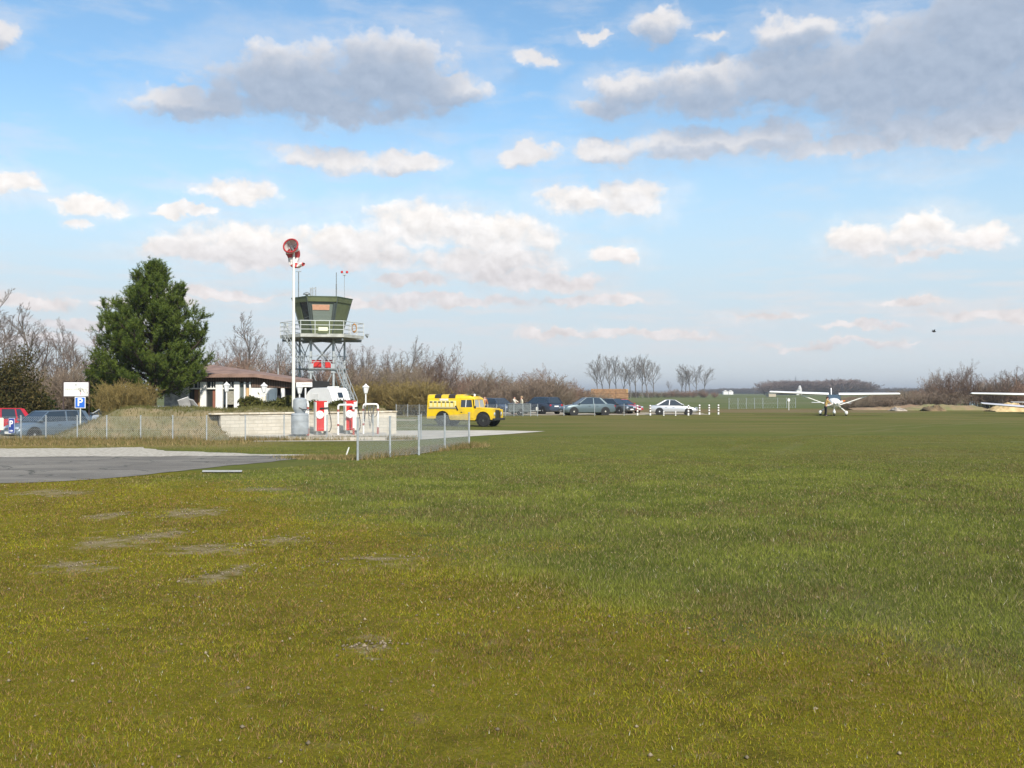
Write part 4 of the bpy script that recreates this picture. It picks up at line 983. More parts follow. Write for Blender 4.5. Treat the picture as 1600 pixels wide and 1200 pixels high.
    lg.build('landing_rail', galv, t)
    for s, yy in ((-.45, -.6), (.62, -.5)):
        rb_ = MB(); rb_.box((s, yy, mz+.36), (.78, .3, .62), bev=.03); rb_.build('red_cabinet', red_paint, t)
    gp = MB()
    for k in (4, 5): gp.box((legp[k].x, legp[k].y-.10, mz), (.42, .03, .72))
    gp.build('gusset_plates', galv, t)
    # stairs: down the left side to the landing, then down the right to the ground
    def stairs(p, q, n, wd, name):
        s = MB(); p, q = Vector(p), Vector(q); d = q-p; nrm = Vector((-d.y, d.x, 0)).normalized()*wd/2
        for sd_ in (-1, 1):
            s.tube([p+nrm*sd_, q+nrm*sd_], .05, 4)
            for h in (.5, 1.0): s.tube([p+nrm*sd_+Vector((0, 0, h)), q+nrm*sd_+Vector((0, 0, h))], .026, 5)
            for i in range(0, 6): u_ = p.lerp(q, i/5)+nrm*sd_; s.tube([u_, u_+Vector((0, 0, 1.0))], .024, 5)
        a = math.atan2(d.y, d.x)
        for i in range(n): u_ = p.lerp(q, (i+.5)/n); s.box(tuple(u_), (.27, wd, .04), rot=(0, 0, a))
        return s.build(name, galv, t)
    stairs((xat(446, 79)-cx, -.9, pz), (xat(476, 79)-cx, -1.0, mz), 12, .8, 'stairs')
    stairs((xat(527, 79)-cx, -1.4, mz), (xat(554, 79)-cx, -1.9, .4), 14, .85, 'stairs')
    ro = MB(); x = xat(552, 79)-cx
    ro.lathe([(.30, -.07), (.37, -.02), (.37, .02), (.30, .07), (.24, 0)], (x, -1.25, zat(513.5, 79)), 18, M=Matrix.Rotation(R(90), 4, 'X') @ Matrix.Scale(.55, 4, (1, 0, 0)), cap=False)
    rp = ro.build('rope_ring', mat('orange_rope', (0.50, 0.24, 0.07), .8), None, smooth=50); rp.location = (cx, cy, 0); rp.rotation_euler = (0, 0, R(10.9))
    tag(rp, 'coiled orange rope hanging on the tower railing', 'rope')
    th = thing('radio_mast', 'thin grey radio mast standing left of the control tower stairs', 'antenna', (xat(434.5, 82), 82, 0))
    k = MB(); k.tube([(0, 0, 0), (0, 0, zat(535, 82))], [.06, .02], 6); k.build('pole', galv_dark, th)
    k = MB(); k.tube([(0, 0, zat(552, 82)), (0, 0, zat(538, 82))], .07, 8); k.build('radome', galv_dark, th)
tower()

def windsock():
    Y = 50.0; x0, zt = xat(458.6, Y), zat(392, Y)
    t = thing('windsock', 'limp red and white windsock on a tall white pole', 'windsock', (x0, Y, 0.9))
    o = Vector((x0, Y, 0.9))
    k = MB(); k.lathe([(.085, 0), (.075, 3.5), (.058, zt-.9)], n=12); k.build('pole', mat('cream_pole', (0.74, 0.72, 0.64), .4), t, smooth=40)
    cz = at(455, 384.5, Y)-o; nrm = Vector((-.15, -.93, .33)).normalized()
    a = nrm.orthogonal().normalized(); b = nrm.cross(a)
    pts = [cz+Vector((0, -.18, 0))+(a*math.cos(2*math.pi*i/28)+b*math.sin(2*math.pi*i/28))*.37 for i in range(29)]
    k = MB(); k.tube(pts, .045, 6, cap=False); k.build('hoop', mat('hoop_red', (0.35, 0.03, 0.03), .5), t)
    k = MB()
    for i in (3, 12, 20): k.tube([pts[i], cz+Vector((0, .1, -.05))], .018, 5)
    k.tube([cz+Vector((0, .1, -.05)), Vector((0, 0, zt-.9))], .05, 6); k.build('swivel', galv_dark, t)
    # cloth
    path = [cz+Vector(p) for p in ((0, -.18, 0), (.0, .04, -.10), (.02, .20, -.32), (.03, .24, -.56), (.06, .22, -.80), (.16, .16, -.98), (.32, .10, -.99), (.48, .05, -.90), (.62, .02, -.90))]
    rad = [.365, .36, .345, .30, .23, .17, .15, .14, .13]; n = 24; rings = []; V = []; Fq = []; M_ = []
    r = random.Random(3); fine_p = []
    for i in range(len(path)-1):
        for j in range(4): fine_p.append((path[i].lerp(path[i+1], j/4), lerp(rad[i], rad[i+1], j/4)))
    fine_p.append((path[-1], rad[-1]))
    upv = a; m = MB(); vs = []; fs = []
    for i, (p, rd) in enumerate(fine_p):
        q0 = fine_p[max(0, i-1)][0]; q1 = fine_p[min(len(fine_p)-1, i+1)][0]; d = (q1-q0).normalized()
        if i == 0: d = -nrm
        aa = (upv-d*upv.dot(d)).normalized(); upv = aa; bb = d.cross(aa)
        fl = min(1, i/10)
        for k in range(n):
            w = 2*math.pi*k/n; rr = rd*(1+.16*fl*math.sin(3*w+i*.35)+.07*fl*math.sin(7*w-i*.5)); sq = 1-.35*fl
            vs.append(p+aa*math.cos(w)*rr+bb*math.sin(w)*rr*sq)
    for i in range(len(fine_p)-1):
        for k in range(n): fs.append((i*n+k, i*n+(k+1) % n, (i+1)*n+(k+1) % n, (i+1)*n+k)); m.m.append((1 if (i//6) % 2 == 0 else 0))
    m.v = [tuple(v) for v in vs]; m.f = fs
    cl_r = mat('windsock_red_cloth', (0.42, 0.05, 0.05), .85); cl_w = mat('windsock_white_cloth', (0.72, 0.66, 0.63), .85)
    m.build('sock', [cl_r, cl_w], t, smooth=60)
windsock()

# ---------------------------------------------------------------- wire fences
def fence(name, label, pts, h, post_r=.032, mesh=True, posts=None, cell=.075, wire=.0026, post_over=.05):
    o = Vector((pts[0][0], pts[0][1], 0)); t = thing(name, label, 'fence', o)
    P = [Vector((p[0], p[1], p[2] if len(p) > 2 else 0))-o for p in pts]
    for p in P:
        k = MB(); k.tube([p+Vector((0, 0, -.1)), p+Vector((0, 0, h+post_over))], post_r, 8); k.box(tuple(p+Vector((0, 0, h+post_over+.01))), (post_r*2.3, post_r*2.3, .02)); k.build('post', galv, t)
    if mesh:
        S = Segs()
        for p, q in zip(P, P[1:]):
            d = q-p; L = d.length; up = Vector((0, 0, h)); n = int((L+h)/cell)
            for sg in (0, 1):
                for i in range(n):
                    s0 = i*cell-(0 if sg else h)
                    # diagonal at 45 degrees, clipped to the panel
                    if sg == 0: a0, b0 = s0, s0+h
                    else: a0, b0 = s0, s0-h
                    def clip(a, b):
                        pts_ = []
                        za, zb = 0.04, h
                        ta, tb = 0.0, 1.0
                        if b != a:
                            lo, hi = (0-a)/(b-a), (L-a)/(b-a)
                            if lo > hi: lo, hi = hi, lo
                            ta, tb = max(ta, lo), min(tb, hi)
                        return ta, tb
                    ta, tb = clip(a0, b0)
                    if tb-ta < .02: continue
                    A_ = p+d*((a0+(b0-a0)*ta)/L)+Vector((0, 0, .04+(h-.04)*ta)); B_ = p+d*((a0+(b0-a0)*tb)/L)+Vector((0, 0, .04+(h-.04)*tb))
                    S.add(A_, B_, wire, wire)
            for z in (.05, h*.5, h): S.add(p+Vector((0, 0, z)), q+Vector((0, 0, z)), wire*1.3, wire*1.3)
        V, Fq = seg_arrays(S, 3); np_mesh('wire_mesh', V, Fq, wire_m, t)
    return t
wire_m = mat('fence_wire', (0.40, 0.43, 0.43), .5, .3)
near = [gd(559, 719.5), gd(609.5, 714), gd(654.5, 711), gd(695, 703.5), gd(733, 698)]
fence('wire_fence', 'wire mesh fence on five pale posts in the grass nearest the viewer', near, 1.20, .034, cell=.070, wire=.0026)
back = [(xat(px, 40.6), 40.6) for px in (-60, -14, 33, 72, 121, 167, 220, 270, 323)]+[(xat(383.5, 40.9), 40.9), (xat(444, 41.2), 41.2), (xat(511, 41.4), 41.4), (xat(583, 41.8), 41.8), (xat(658, 42.4), 42.4)]
fence('wire_fence', 'long wire mesh fence running in front of the earth bank and the fuel pumps', back, 1.0, .026, cell=.080, wire=.0026)
lot = [(xat(px, 82.5), 82.5) for px in (619, 637, 655)]+[(xat(px, 83.5), 83.5) for px in (762, 776, 790, 803, 817, 829, 840)]
fence('wire_fence', 'wire fence on thin posts between the yellow vehicle and the parked blue cars', lot, .95, .030, cell=.11, wire=.0036)
for px in (881, 929, 975):
    pass
lot2 = [(xat(px, 85.0), 85.0) for px in (881, 929, 975)]
t_ = fence('post_row', 'three thin fence posts in front of the grey green saloon', lot2, .95, .028, mesh=False)
fld = [(xat(px, 118+i*1.5), 118+i*1.5) for i, px in enumerate((1139, 1153, 1166, 1179, 1192, 1215, 1229, 1243))]
fence('field_fence', 'low wire fence on thin stakes at the edge of the green crop field', fld, 1.25, .035, cell=.5, wire=.006)

def bollard(name='marker_post'):
    t = thing(name, 'white marker post', 'post', (0, 0, 0), 0, 'striped marker posts by the silver car')
    k = MB(); k.lathe([(.075, 0), (.075, .86), (.055, .90)], n=12); k.build('pole', white_paint, t, smooth=40)
    for z in (.22, .46, .68):
        b = MB(); b.lathe([(.079, z), (.079, z+.11)], n=12); b.build('band', mat('marker_dark', (0.16, 0.12, 0.09), .7) if 'marker_dark' not in MATS else MATS['marker_dark'], t)
    return t
b0 = bollard(); sites = [(996, 86.5, 'between the red car and the silver car'), (1016, 86.2, 'behind the tail of the silver car'), (1075.5, 86.0, 'hiding the silver car front wheel'), (1093, 89, 'just past the nose of the silver car'), (1108, 89.5, 'second past the nose of the silver car'), (1122.5, 90, 'third past the nose of the silver car')]
for i, (px, Y, s) in enumerate(sites):
    q = b0 if i == 0 else dup(b0, (0, 0, 0)); q.location = (xat(px, Y), Y, 0); q['label'] = 'white marker post with dark bands, '+s
for px, s in ((1037, 'rear door'), (1055.5, 'front door')):
    q = dup(b0, (xat(px, 85.6), 85.6, 0), label='short white peg before the '+s+' of the silver car', scale=(.8, .8, .42)); q['group'] = 'short pegs by the silver car'
t = thing('round_marker', 'white disc on a pole left of the white aircraft', 'marker', (xat(1232.5, 112), 112, 0)); t.scale = (.75, .75, .95)
k = MB(); k.tube([(0, 0, 0), (0, 0, 1.1)], .045, 8); k.build('pole', white_paint, t)
k = MB(); k.lathe([(.02, -.03), (.19, -.03), (.20, 0), (.19, .03), (.02, .03)], (0, 0, 1.2), 16, M=Matrix.Rotation(R(90), 4, 'X')); k.build('disc', white_paint, t)

# ---------------------------------------------------------------- lamps, signs
def lantern():
    t = thing('garden_lamp', 'lamp', 'lamp', (0, 0, 0), 0, 'white lantern posts round the clubhouse')
    k = MB(); k.lathe([(.09, 0), (.06, .1), (.045, .3), (.04, 1.72)], n=10); k.build('post', white_paint, t, smooth=40)
    k = MB(); k.lathe([(.07, 1.72), (.10, 1.76), (.17, 2.06), (.175, 2.08)], n=6); k.build('lantern', lamp_glass, t)
    k = MB(); k.lathe([(.20, 2.08), (.19, 2.12), (.06, 2.22), (.025, 2.28)], n=6); k.build('cap', white_paint, t)
    return t
l0 = lantern()
for i, (px, top, Y, s) in enumerate([(354, 596.5, 54.5, 'in front of the curtained clubhouse window'), (412.5, 597.5, 54.0, 'in front of the blank white clubhouse panel'), (468, 599.5, 54.2, 'under the small white sign by the grey tank'), (571.5, 599.5, 55.5, 'standing alone behind the right fuel hose frame')]):
    q = l0 if i == 0 else dup(l0, (0, 0, 0)); q.location = (xat(px, Y), Y, zat(top, Y)-2.28); q['label'] = 'white lantern on a white post '+s
def text_mesh(s, size):
    cu = bpy.data.curves.new('t', 'FONT'); cu.body = s; cu.size = size; cu.extrude = .004; cu.align_x = 'CENTER'; cu.align_y = 'CENTER'; cu.offset = size*.02
    ob = bpy.data.objects.new('t', cu); COL.objects.link(ob); dg = bpy.context.evaluated_depsgraph_get()
    me = bpy.data.meshes.new_from_object(ob.evaluated_get(dg)); bpy.data.objects.remove(ob); bpy.data.curves.remove(cu); return me
def put_text(s, size, m, parent, loc, sx=1.0):
    me = text_mesh(s, size); me.materials.clear(); me.materials.append(m); o = bpy.data.objects.new('lettering', me); COL.objects.link(o); o.parent = parent
    o.location = loc; o.rotation_euler = (R(90), 0, 0); o.scale = (sx, 1, 1); return o
Y = 46.0
t = thing('parking_sign', 'blue parking sign with a white P on a post behind the bank', 'sign', (xat(125.3, Y), Y, 0.5))
k = MB(); k.tube([(0, .03, 0), (0, .03, zat(621, Y)-.5)], .032, 8); k.build('post', mat('pale_post', (0.55, 0.55, 0.48), .5), t)
zc = zat(629, Y)-.5
k = MB(); k.box((0, 0, zc), (.50, .02, .53), bev=.06); k.build('border', white_paint, t)
k = MB(); k.box((0, -.012, zc), (.435, .012, .465), bev=.045); pl = k.build('plate', blue_sign, t)
put_text('P', .50, white_gloss, pl, (0, -.022, zc), 1.0)
Y = 40.45
t = thing('parking_sign', 'dark blue upright parking sign tied to the wire fence', 'sign', (xat(18.3, Y), Y, 0))
k = MB(); k.box((0, 0, zat(665, Y)), (.25, .02, .62), bev=.03); k.build('border', mat('pale_blue_border', (0.33, 0.38, 0.50), .5), t)
k = MB(); k.box((0, -.012, zat(665, Y)), (.215, .012, .57), bev=.025); pl = k.build('plate', navy_sign, t)
put_text('P', .37, white_gloss, pl, (-.01, -.022, zat(662.5, Y)), .82)
k = MB()
for i in range(3): k.box((-.05+.05*i, -.02, zat(673, Y)), (.03, .004, .05+.02*(i % 2)))
k.build('small_marks', white_gloss, pl)
t = thing('notice_sheet', 'cream notice board tied to the fence beside the dark blue parking sign', 'sign', (xat(1.0, Y), Y, 0))
k = MB(); k.box((0, 0, zat(662.5, Y)), (.25, .02, .50), bev=.01); k.build('board', mat('cream_board', (0.70, 0.70, 0.55), .6), t)
k = MB()
for i in range(6): k.box((-.01+.01*(i % 2), -.0115, zat(656+i*2.4, Y)), (.17-.02*(i % 3), .002, .012))
k.build('faded_lines', mat('faded_grey', (0.42, 0.43, 0.38), .8), t)
Y = 52.0
t = thing('notice_board', 'large white club notice board in a dark frame above the parked cars', 'sign', (xat(119, Y), Y, -0.1))
zc = zat(608.5, Y)+.1
k = MB(); k.box((0, 0, zc), (1.30, .05, .74), bev=.03); k.build('board', white_gloss, t)
k = MB()
for sx in (-.67, .67): k.tube([(sx, .02, 0), (sx, .02, zc+.38)], .035, 8)
k.box((0, .02, zc+.39), (1.38, .05, .05)); k.box((0, .02, zc-.39), (1.38, .05, .05)); k.build('frame', mat('dark_brown_frame', (0.05, 0.03, 0.03), .6), t)
r = random.Random(5); k = MB(); x = -.55
fg = mat('faded_lettering', (0.48, 0.49, 0.42), .7); fp = mat('faded_pink', (0.70, 0.48, 0.52), .7)
while x < .50:
    w_ = r.uniform(.03, .055); h_ = r.choice((.08, .10, .14)); gap = .12 if .12 < x < .18 else 0
    if not (.18 < x < .30): k.box((x, -.028, zc-.0+h_*.1), (w_, .006, h_*.7)); 
    x += w_+.022
k.build('worn_lettering', fg, t)
k = MB(); x = -.15
while x < .10: k.box((x, -.028, zc-.22), (.035, .006, .06)); x += .055
k.build('worn_lettering', fp, t)
k = MB(); k.box((.24, -.028, zc+.02), (.035, .006, .22)); k.box((.24, -.028, zc-.08), (.07, .006, .09)); k.lathe([(.05, -.003), (.05, .003)], (0, -.028, zc+.24), 8, M=Matrix.Rotation(R(90), 4, 'X')); k.build('emblem', mat('faded_emblem', (0.36, 0.37, 0.34), .7), t)
k = MB(); k.box((.24, -.028, zc-.22), (.06, .006, .12)); k.build('emblem', mat('faded_red', (0.62, 0.36, 0.40), .7), t)
Y = 57.0
t = thing('name_sign', 'small white board on a white post under the end of the clubhouse roof', 'sign', (xat(477.5, Y), Y, 0.3))
k = MB(); k.box((0, 0, (zat(606, Y)-.3)/2), (.075, .075, zat(606, Y)-.3)); k.build('post', white_paint, t)
zc = zat(601.2, Y)-.3; xo = xat(475.3, Y)-xat(477.5, Y)
k = MB(); k.box((xo, 0, zc), (.92, .09, .27), bev=.02); k.build('board', white_paint, t)
k = MB()
for i in range(9): k.box((xo-.12+.055*i, -.048, zc+.02), (.036, .004, .06 if i % 3 else .09))
k.build('worn_lettering', MATS['faded_grey'], t)
# ================================================================ FUEL POINT
def tank():
    k = MB(); o_ = [gd(438, 688.6), gd(604, 688.0), (xat(604, 46.6), 46.6), (-8.0, 46.15), (-11.6, 43.45)]
    k.prism([(x, y, 0.0) for x, y in o_], (0, 0, .13)); tag(k.build('pump_island', conc_m), 'raised pale concrete island under the fuel pumps and grey tank', 'kerb island')
    Y = 42.3; t = thing('fuel_tank', 'grey two stage steel tank with a domed lid left of the red pumps', 'tank', (xat(468.7, Y), Y, 0.13)); t.scale = (.92, .92, .93)
    g = mat('grey_tank_paint', (0.36, 0.39, 0.41), .55, var=.2, vscale=3, col2=(0.27, 0.29, 0.30))
    k = MB(); k.lathe([(.30, .0), (.30, .10), (.385, .10), (.395, .14), (.395, .98), (.385, 1.03), (.34, 1.06)], n=32)
    for z in (.14, .40, .70, .98): k.lathe([(.395, z-.015), (.405, z-.008), (.405, z+.008), (.395, z+.015)], n=32, cap=False)
    k.build('lower_drum', g, t, smooth=35)
    k = MB(); k.lathe([(.22, 1.055), (.24, 1.09), (.30, 1.22), (.31, 1.26), (.31, 1.62), (.29, 1.70), (.20, 1.75), (.02, 1.775)], n=28); k.build('upper_drum', g, t, smooth=40)
    k = MB(); k.tube([(.02, -.32, 1.32), (.2, -.30, 1.25), (.42, -.12, 1.20), (.52, -.05, 1.22)], .022, 6); k.box((.50, -.06, 1.22), (.16, .06, .06), bev=.01); k.build('lever', black, t)
    k = MB(); k.box((0, 0, .01), (.7, .7, .04)); k.build('base', galv_dark, t)
tank()
cream = mat('cream_pump_paint', (0.72, 0.71, 0.62), .45, var=.15, vscale=3)
def pump(px, w, label, Y=44.0, top=627.0):
    rz = R(24); t = thing('fuel_pump', label, 'fuel pump', (xat(px, Y), Y, 0.13), rz, 'red and white fuel pumps')
    H = zat(top, Y)-.13
    k = MB(); k.box((0, 0, .14+(H-.14)/2), (.56, .40, H-.16), bev=.03); k.build('cabinet', cream, t)
    k = MB(); k.box((-.07, -.206, .14+(H-.14)*.5), (.34, .025, H-.20), bev=.01); k.build('front_panel', red_paint, t)
    k = MB(); k.box((-.02, 0, H-.01), (.50, .43, .05), bev=.015); k.build('top', red_paint, t)
    k = MB(); k.lathe([(.15, -.03), (.175, -.02), (.175, .02), (.15, .03)], (-.10, -.235, H*.60), 22, M=Matrix.Rotation(R(90), 4, 'X')); d = k.build('dial', white_gloss, t, smooth=30)
    k = MB(); k.box((-.12, -.268, H*.60), (.03, .006, .05)); k.box((-.06, -.268, H*.61), (.05, .006, .012)); k.build('pointer', black, d)
    k = MB(); k.box((.09, -.25, H*.80), (.40, .06, .05), bev=.015, rot=(0, R(-4), 0)); k.box((-.02, -.25, H*.79), (.09, .07, .07), bev=.02); k.build('nozzle', black, t)
    k = MB()
    for sx in (-.2, .2):
        k.box((sx, 0, .07), (.10, .34, .14))
    k.build('feet', galv_dark, t)
    k = MB(); k.box((.285, .03, H*.86), (.012, .2, .16)); k.build('side_plate', galv_dark, t)
    pts = [(.30, -.1, H*.80)]+[(.30+.13*math.sin(i/9*3.14), -.12, H*.80-(H*.80-.12)*math.sin(i/9*3.14*.5)) for i in range(1, 10)]+[(.12, -.24, .12)]
    k = MB(); k.tube(pts, .020, 6); k.build('hose', black, t)
pump(501.5, .5, 'red fronted fuel pump with a white dial, next to the grey tank')
pump(547.5, .5, 'red fronted fuel pump with a white dial, behind the white pipe frame', Y=44.9, top=626.5)
def pipe_frame(x0, x1, top, label, Y, hoses=True):
    xa, xb = xat(x0, Y), xat(x1, Y); t = thing('hose_frame', label, 'hose frame', ((xa+xb)/2, Y, 0.13)); w = (xb-xa)/2; H = zat(top, Y)-.13
    def arc(sx): return [(sx*(w-.10+.10*math.sin(a)), 0, H-.10+.10*math.cos(a)) for a in [R(q) for q in range(0, 91, 18)]]
    pts = [(-w, 0, 0)]+list(reversed(arc(-1)))+arc(1)+[(w, 0, 0)]
    k = MB(); k.tube(pts, .045, 8); k.build('pipe', white_paint, t, smooth=50)
    k = MB()
    for sx in (-w, w): k.lathe([(.050, .38 if sx < 0 else 0), (.050, .48 if sx < 0 else .30)], (sx, 0, 0), 8); k.lathe([(.05, H-.30), (.05, H-.20)], (sx, 0, 0), 8)
    k.build('red_collar', mat('rusty_red', (0.32, 0.08, 0.06), .7) if 'rusty_red' not in MATS else MATS['rusty_red'], t)
    if hoses:
        for j in range(3):
            r = random.Random(j+int(x0)); k = MB(); a = -w*.6+j*w*.55; d = .75+.15*j
            pts = [(a+(w*.75)*math.sin(s*.5)*(.4+.3*j)*(1 if j % 2 else -1), -.08-.03*j, H-.06-d*(1-abs(1-s/1.57))) for s in [i*3.14/12 for i in range(13)]]
            k.tube(pts, .018, 6); k.build('hose', MATS['grey_hose'] if 'grey_hose' in MATS else mat('grey_hose', (0.10, 0.10, 0.10), .6), t)
        k = MB(); pts = [(w*.35+.20*math.cos(s), -.10, H-.35+.24*math.sin(s)) for s in [i*6.283/20 for i in range(21)]]; k.tube(pts, .018, 6, cap=False); k.build('hose_coil', MATS['grey_hose'], t)
    return t
pipe_frame(528.5, 552.5, 632.5, 'white pipe frame with red collars standing in front of the right pump', 43.9, False)
pipe_frame(568.0, 590.5, 631.5, 'white pipe frame hung with grey hose loops at the right end of the wall', 45.0)
pipe_frame(478.0, 481.5, 628.5, 'narrow white stand between the grey tank and the first pump', 43.2, False)

def caravan():
    Y = 56.5; t = thing('caravan', 'small white caravan with a rounded front parked behind the hedge', 'caravan', (xat(509, Y), Y+.6, 0.62), R(-36)); t.scale = (.70, .70, .76)
    # side profile (x along the body, z up), nose rounded on the left
    pr = [(-1.62, .55), (-1.66, 1.25), (-1.55, 1.55), (-1.32, 1.86), (-1.0, 2.06), (-.6, 2.15), (.9, 2.17), (1.15, 2.12), (1.38, 1.85), (1.62, 1.30), (1.66, .9), (1.62, .55)]
    m = MB(); m.loft([[Vector((x*.97, -.98, z-.02 if z > 1 else z)) for x, z in pr], [Vector((x, -.92, z)) for x, z in pr], [Vector((x, .92, z)) for x, z in pr], [Vector((x*.97, .98, z)) for x, z in pr]]); m.build('body', white_gloss, t, smooth=25)
    k = MB(); k.box((.75, -.1, 2.20), (.75, .7, .12), bev=.04); k.build('roof_hatch', white_paint, t)
    k = MB(); k.box((1.52, -.05, 1.62), (.05, .52, .42), bev=.02, rot=(0, R(-24), 0)); k.build('window', glass, t)
    k = MB(); k.box((-.4, -.985, 1.5), (.8, .02, .45), bev=.01); k.box((-.4, .985, 1.5), (.8, .02, .45), bev=.01)
    k.build('skirt_trim', white_paint, t)
    for sy in (-.9, .9):
        k = MB(); k.lathe([(.1, -.09), (.29, -.09), (.31, -.06), (.31, .06), (.29, .09), (.1, .09)], (.1, sy, .31), 18, M=Matrix.Rotation(R(90), 4, 'X')); k.build('wheel', dark, t)
    k = MB(); k.tube([(-1.6, 0, .5), (-2.5, 0, .5)], .04, 6); k.build('drawbar', galv_dark, t)
caravan()

# ================================================================ VEHICLES
def wheel(parent, x, y, r, w, side, hub=chrome, hub_r=.64):
    Mx = Matrix.Rotation(R(90), 4, 'X')
    k = MB(); k.lathe([(r*.55, -w/2), (r*.9, -w/2), (r, -w/2+.03), (r, w/2-.03), (r*.9, w/2), (r*.55, w/2)], n=24, M=Mx); o = k.build('wheel', dark, parent, loc=(x, y, r), smooth=35)
    k = MB(); s = side*(w/2-.02)
    k.lathe([(r*hub_r, -.02), (r*hub_r, .015), (r*.5, .005), (r*.2, .02), (r*.05, .03)], (0, s, 0), 20, M=Mx if side < 0 else Matrix.Rotation(R(-90), 4, 'X')); k.build('rim', hub, o, smooth=40)
    k = MB()
    for i in range(5):
        a = 2*math.pi*i/5; k.box((math.cos(a)*r*.40, s+side*.022, math.sin(a)*r*.40), (.05, .008, .10), rot=(0, -a, 0))
    k.build('rim_slots', black, o)
def car(label, loc, rz, paint, L=4.45, W=1.72, H=1.42, kind='sedan', plate=True, lights=True, hubs=chrome, group=None):
    t = thing('parked_car', label, 'car', loc, rz, group); hw = W/2; bz = .92*H/1.42   # belt height
    if kind == 'sedan': top = [(-.5, .62), (-.49, .86), (-.44, .93), (-.30, .955), (-.20, .96), (.14, .94), (.22, .92), (.40, .80), (.47, .70), (.50, .55)]; gx = (-.345, -.215, .055, .225)
    elif kind == 'coupe': top = [(-.5, .62), (-.49, .84), (-.43, .90), (-.30, .92), (-.20, .92), (.10, .90), (.20, .87), (.38, .74), (.46, .62), (.50, .48)]; gx = (-.37, -.16, .03, .215)
    else: top = [(-.5, .50), (-.495, .80), (-.47, .93), (-.35, .96), (-.20, .96), (.14, .94), (.24, .91), (.41, .78), (.47, .68), (.50, .52)]; gx = (-.485, -.40, .075, .25)
    rings = []
    for x, z in top:
        z *= bz/.95; f = abs(x)/.5; w = hw*(1-.16*max(0, f-.72)/.28); zb = .20 if f < .9 else .26
        if f > .985: w *= .93; zb = .34
        half = [(w*.86, zb), (w*.98, zb+.10), (w, lerp(zb, z, .45)), (w*.985, lerp(zb, z, .72)), (w*.93, z-.035), (w*.80, z)]
        rings.append([Vector((x*L, -a, b)) for a, b in half]+[Vector((x*L, a, b)) for a, b in reversed(half)])
    m = MB(); m.loft(rings); m.build('body', paint, t, smooth=32)
    xr0, xr1, xf1, xf0 = [g_*L for g_ in gx]; zt = H; wb, wt = hw*.90, hw*.70; zb = bz-.02
    # cabin: roof skin and pillars in body colour over separate panes
    k = MB(); k.loft([[Vector((xr1-.03, s*wt, zt-.05)) for s in (-1, 1)]+[Vector((xr1+.02, s*wt*.9, zt-.015)) for s in (1, -1)],
                      [Vector((lerp(xr1, xf1, .5), s*(wt+.012), zt-.045)) for s in (-1, 1)]+[Vector((lerp(xr1, xf1, .5), s*wt*.9, zt)) for s in (1, -1)],
                      [Vector((xf1+.03, s*wt, zt-.06)) for s in (-1, 1)]+[Vector((xf1-.02, s*wt*.9, zt-.025)) for s in (1, -1)]])
    for s in (-1, 1):
        def bar(x0, x1, wd, y0=wb, y1=wt): k.prism([(x0-wd, s*y0, zb), (x0+wd, s*y0, zb), (x1+wd*.8, s*(y1+.008), zt-.04), (x1-wd*.8, s*(y1+.008), zt-.04)], (0, -s*.035, 0))
        bar(xf0-.03, xf1, .04); bar(xr0+.10, xr1+.02, .10 if kind != 'wagon' else .12); xm = lerp(xr0, xf0, .47); bar(xm, lerp(xm, (xr1+xf1)/2, .5), .035)
        if kind == 'wagon': bar(lerp(xr0, xf0, .22), lerp(xr1, xf1, .18), .035)
    k.build('cabin', paint, t, smooth=30)
    def pane(name, pts, th): q = MB(); q.prism(pts, th); q.build(name, glass, t)
    i_ = .012
    pane('windscreen', [(xf0, -wb+.05, zb), (xf0, wb-.05, zb), (xf1+.02, wt-.03, zt-.06), (xf1+.02, -wt+.03, zt-.06)], (-.03, 0, -.02))
    pane('rear_window', [(xr0, -wb+.07, zb), (xr0, wb-.07, zb), (xr1-.02, wt-.04, zt-.06), (xr1-.02, -wt+.04, zt-.06)], (.03, 0, -.02))
    for s in (-1, 1):
        pane('side_window', [(xr0+.12, s*(wb-i_), zb), (xf0-.05, s*(wb-i_), zb), (xf1-.02, s*(wt-i_+.006), zt-.055), (xr1+.06, s*(wt-i_+.006), zt-.055)], (0, -s*.02, 0))
    r = .315*H/1.42; fx, rx = .305*L, -.295*L
    for x in (fx, rx):
        for s in (-1, 1):
            k = MB(); k.lathe([(r*1.18, -.02), (r*1.18, .012)], (x, s*(hw-.005), r), 22, M=Matrix.Rotation(R(90), 4, 'X')); k.build('wheel_arch', black, t)
            wheel(t, x, s*(hw-.075), r, .20, s, hubs)
    if lights:
        for s in (-1, 1):
            k = MB(); k.box((.477*L, s*hw*.66, bz*.67), (.10, .34, .15), bev=.04, rot=(0, R(-12), s*R(-10))); k.build('headlight', headlight, t)
            k = MB(); k.box((-.487*L, s*hw*.68, bz*.80), (.08, .36, .16), bev=.03, rot=(0, 0, s*R(10))); k.build('taillight', taillight, t)
    k = MB(); k.box((.488*L, 0, .40), (.10, W*.86, .16), bev=.05); k.build('front_bumper', paint if lights else black, t)
    k = MB(); k.box((-.488*L, 0, .42), (.10, W*.88, .18), bev=.05); k.build('rear_bumper', paint, t)
    k = MB(); k.box((.488*L, 0, bz*.62), (.06, .62, .12), bev=.02); k.build('grille', black, t)
    if plate:
        for x in (.503*L, -.503*L): k = MB(); k.box((x+(.006 if x > 0 else -.006), 0, .42 if x > 0 else bz*.72), (.012, .50, .11)); k.build('licence_plate', white_gloss, t)
    for s in (-1, 1):
        k = MB(); k.box((xf0-.10, s*(hw+.05), zb+.06), (.12, .16, .11), bev=.03); k.build('wing_mirror', paint, t)
        k = MB()
        for q in (.36, .62): k.box((lerp(xr0, xf0, q), s*(hw*.995), bz*.80), (.17, .02, .03))
        k.build('door_handle', black, t)
    return t
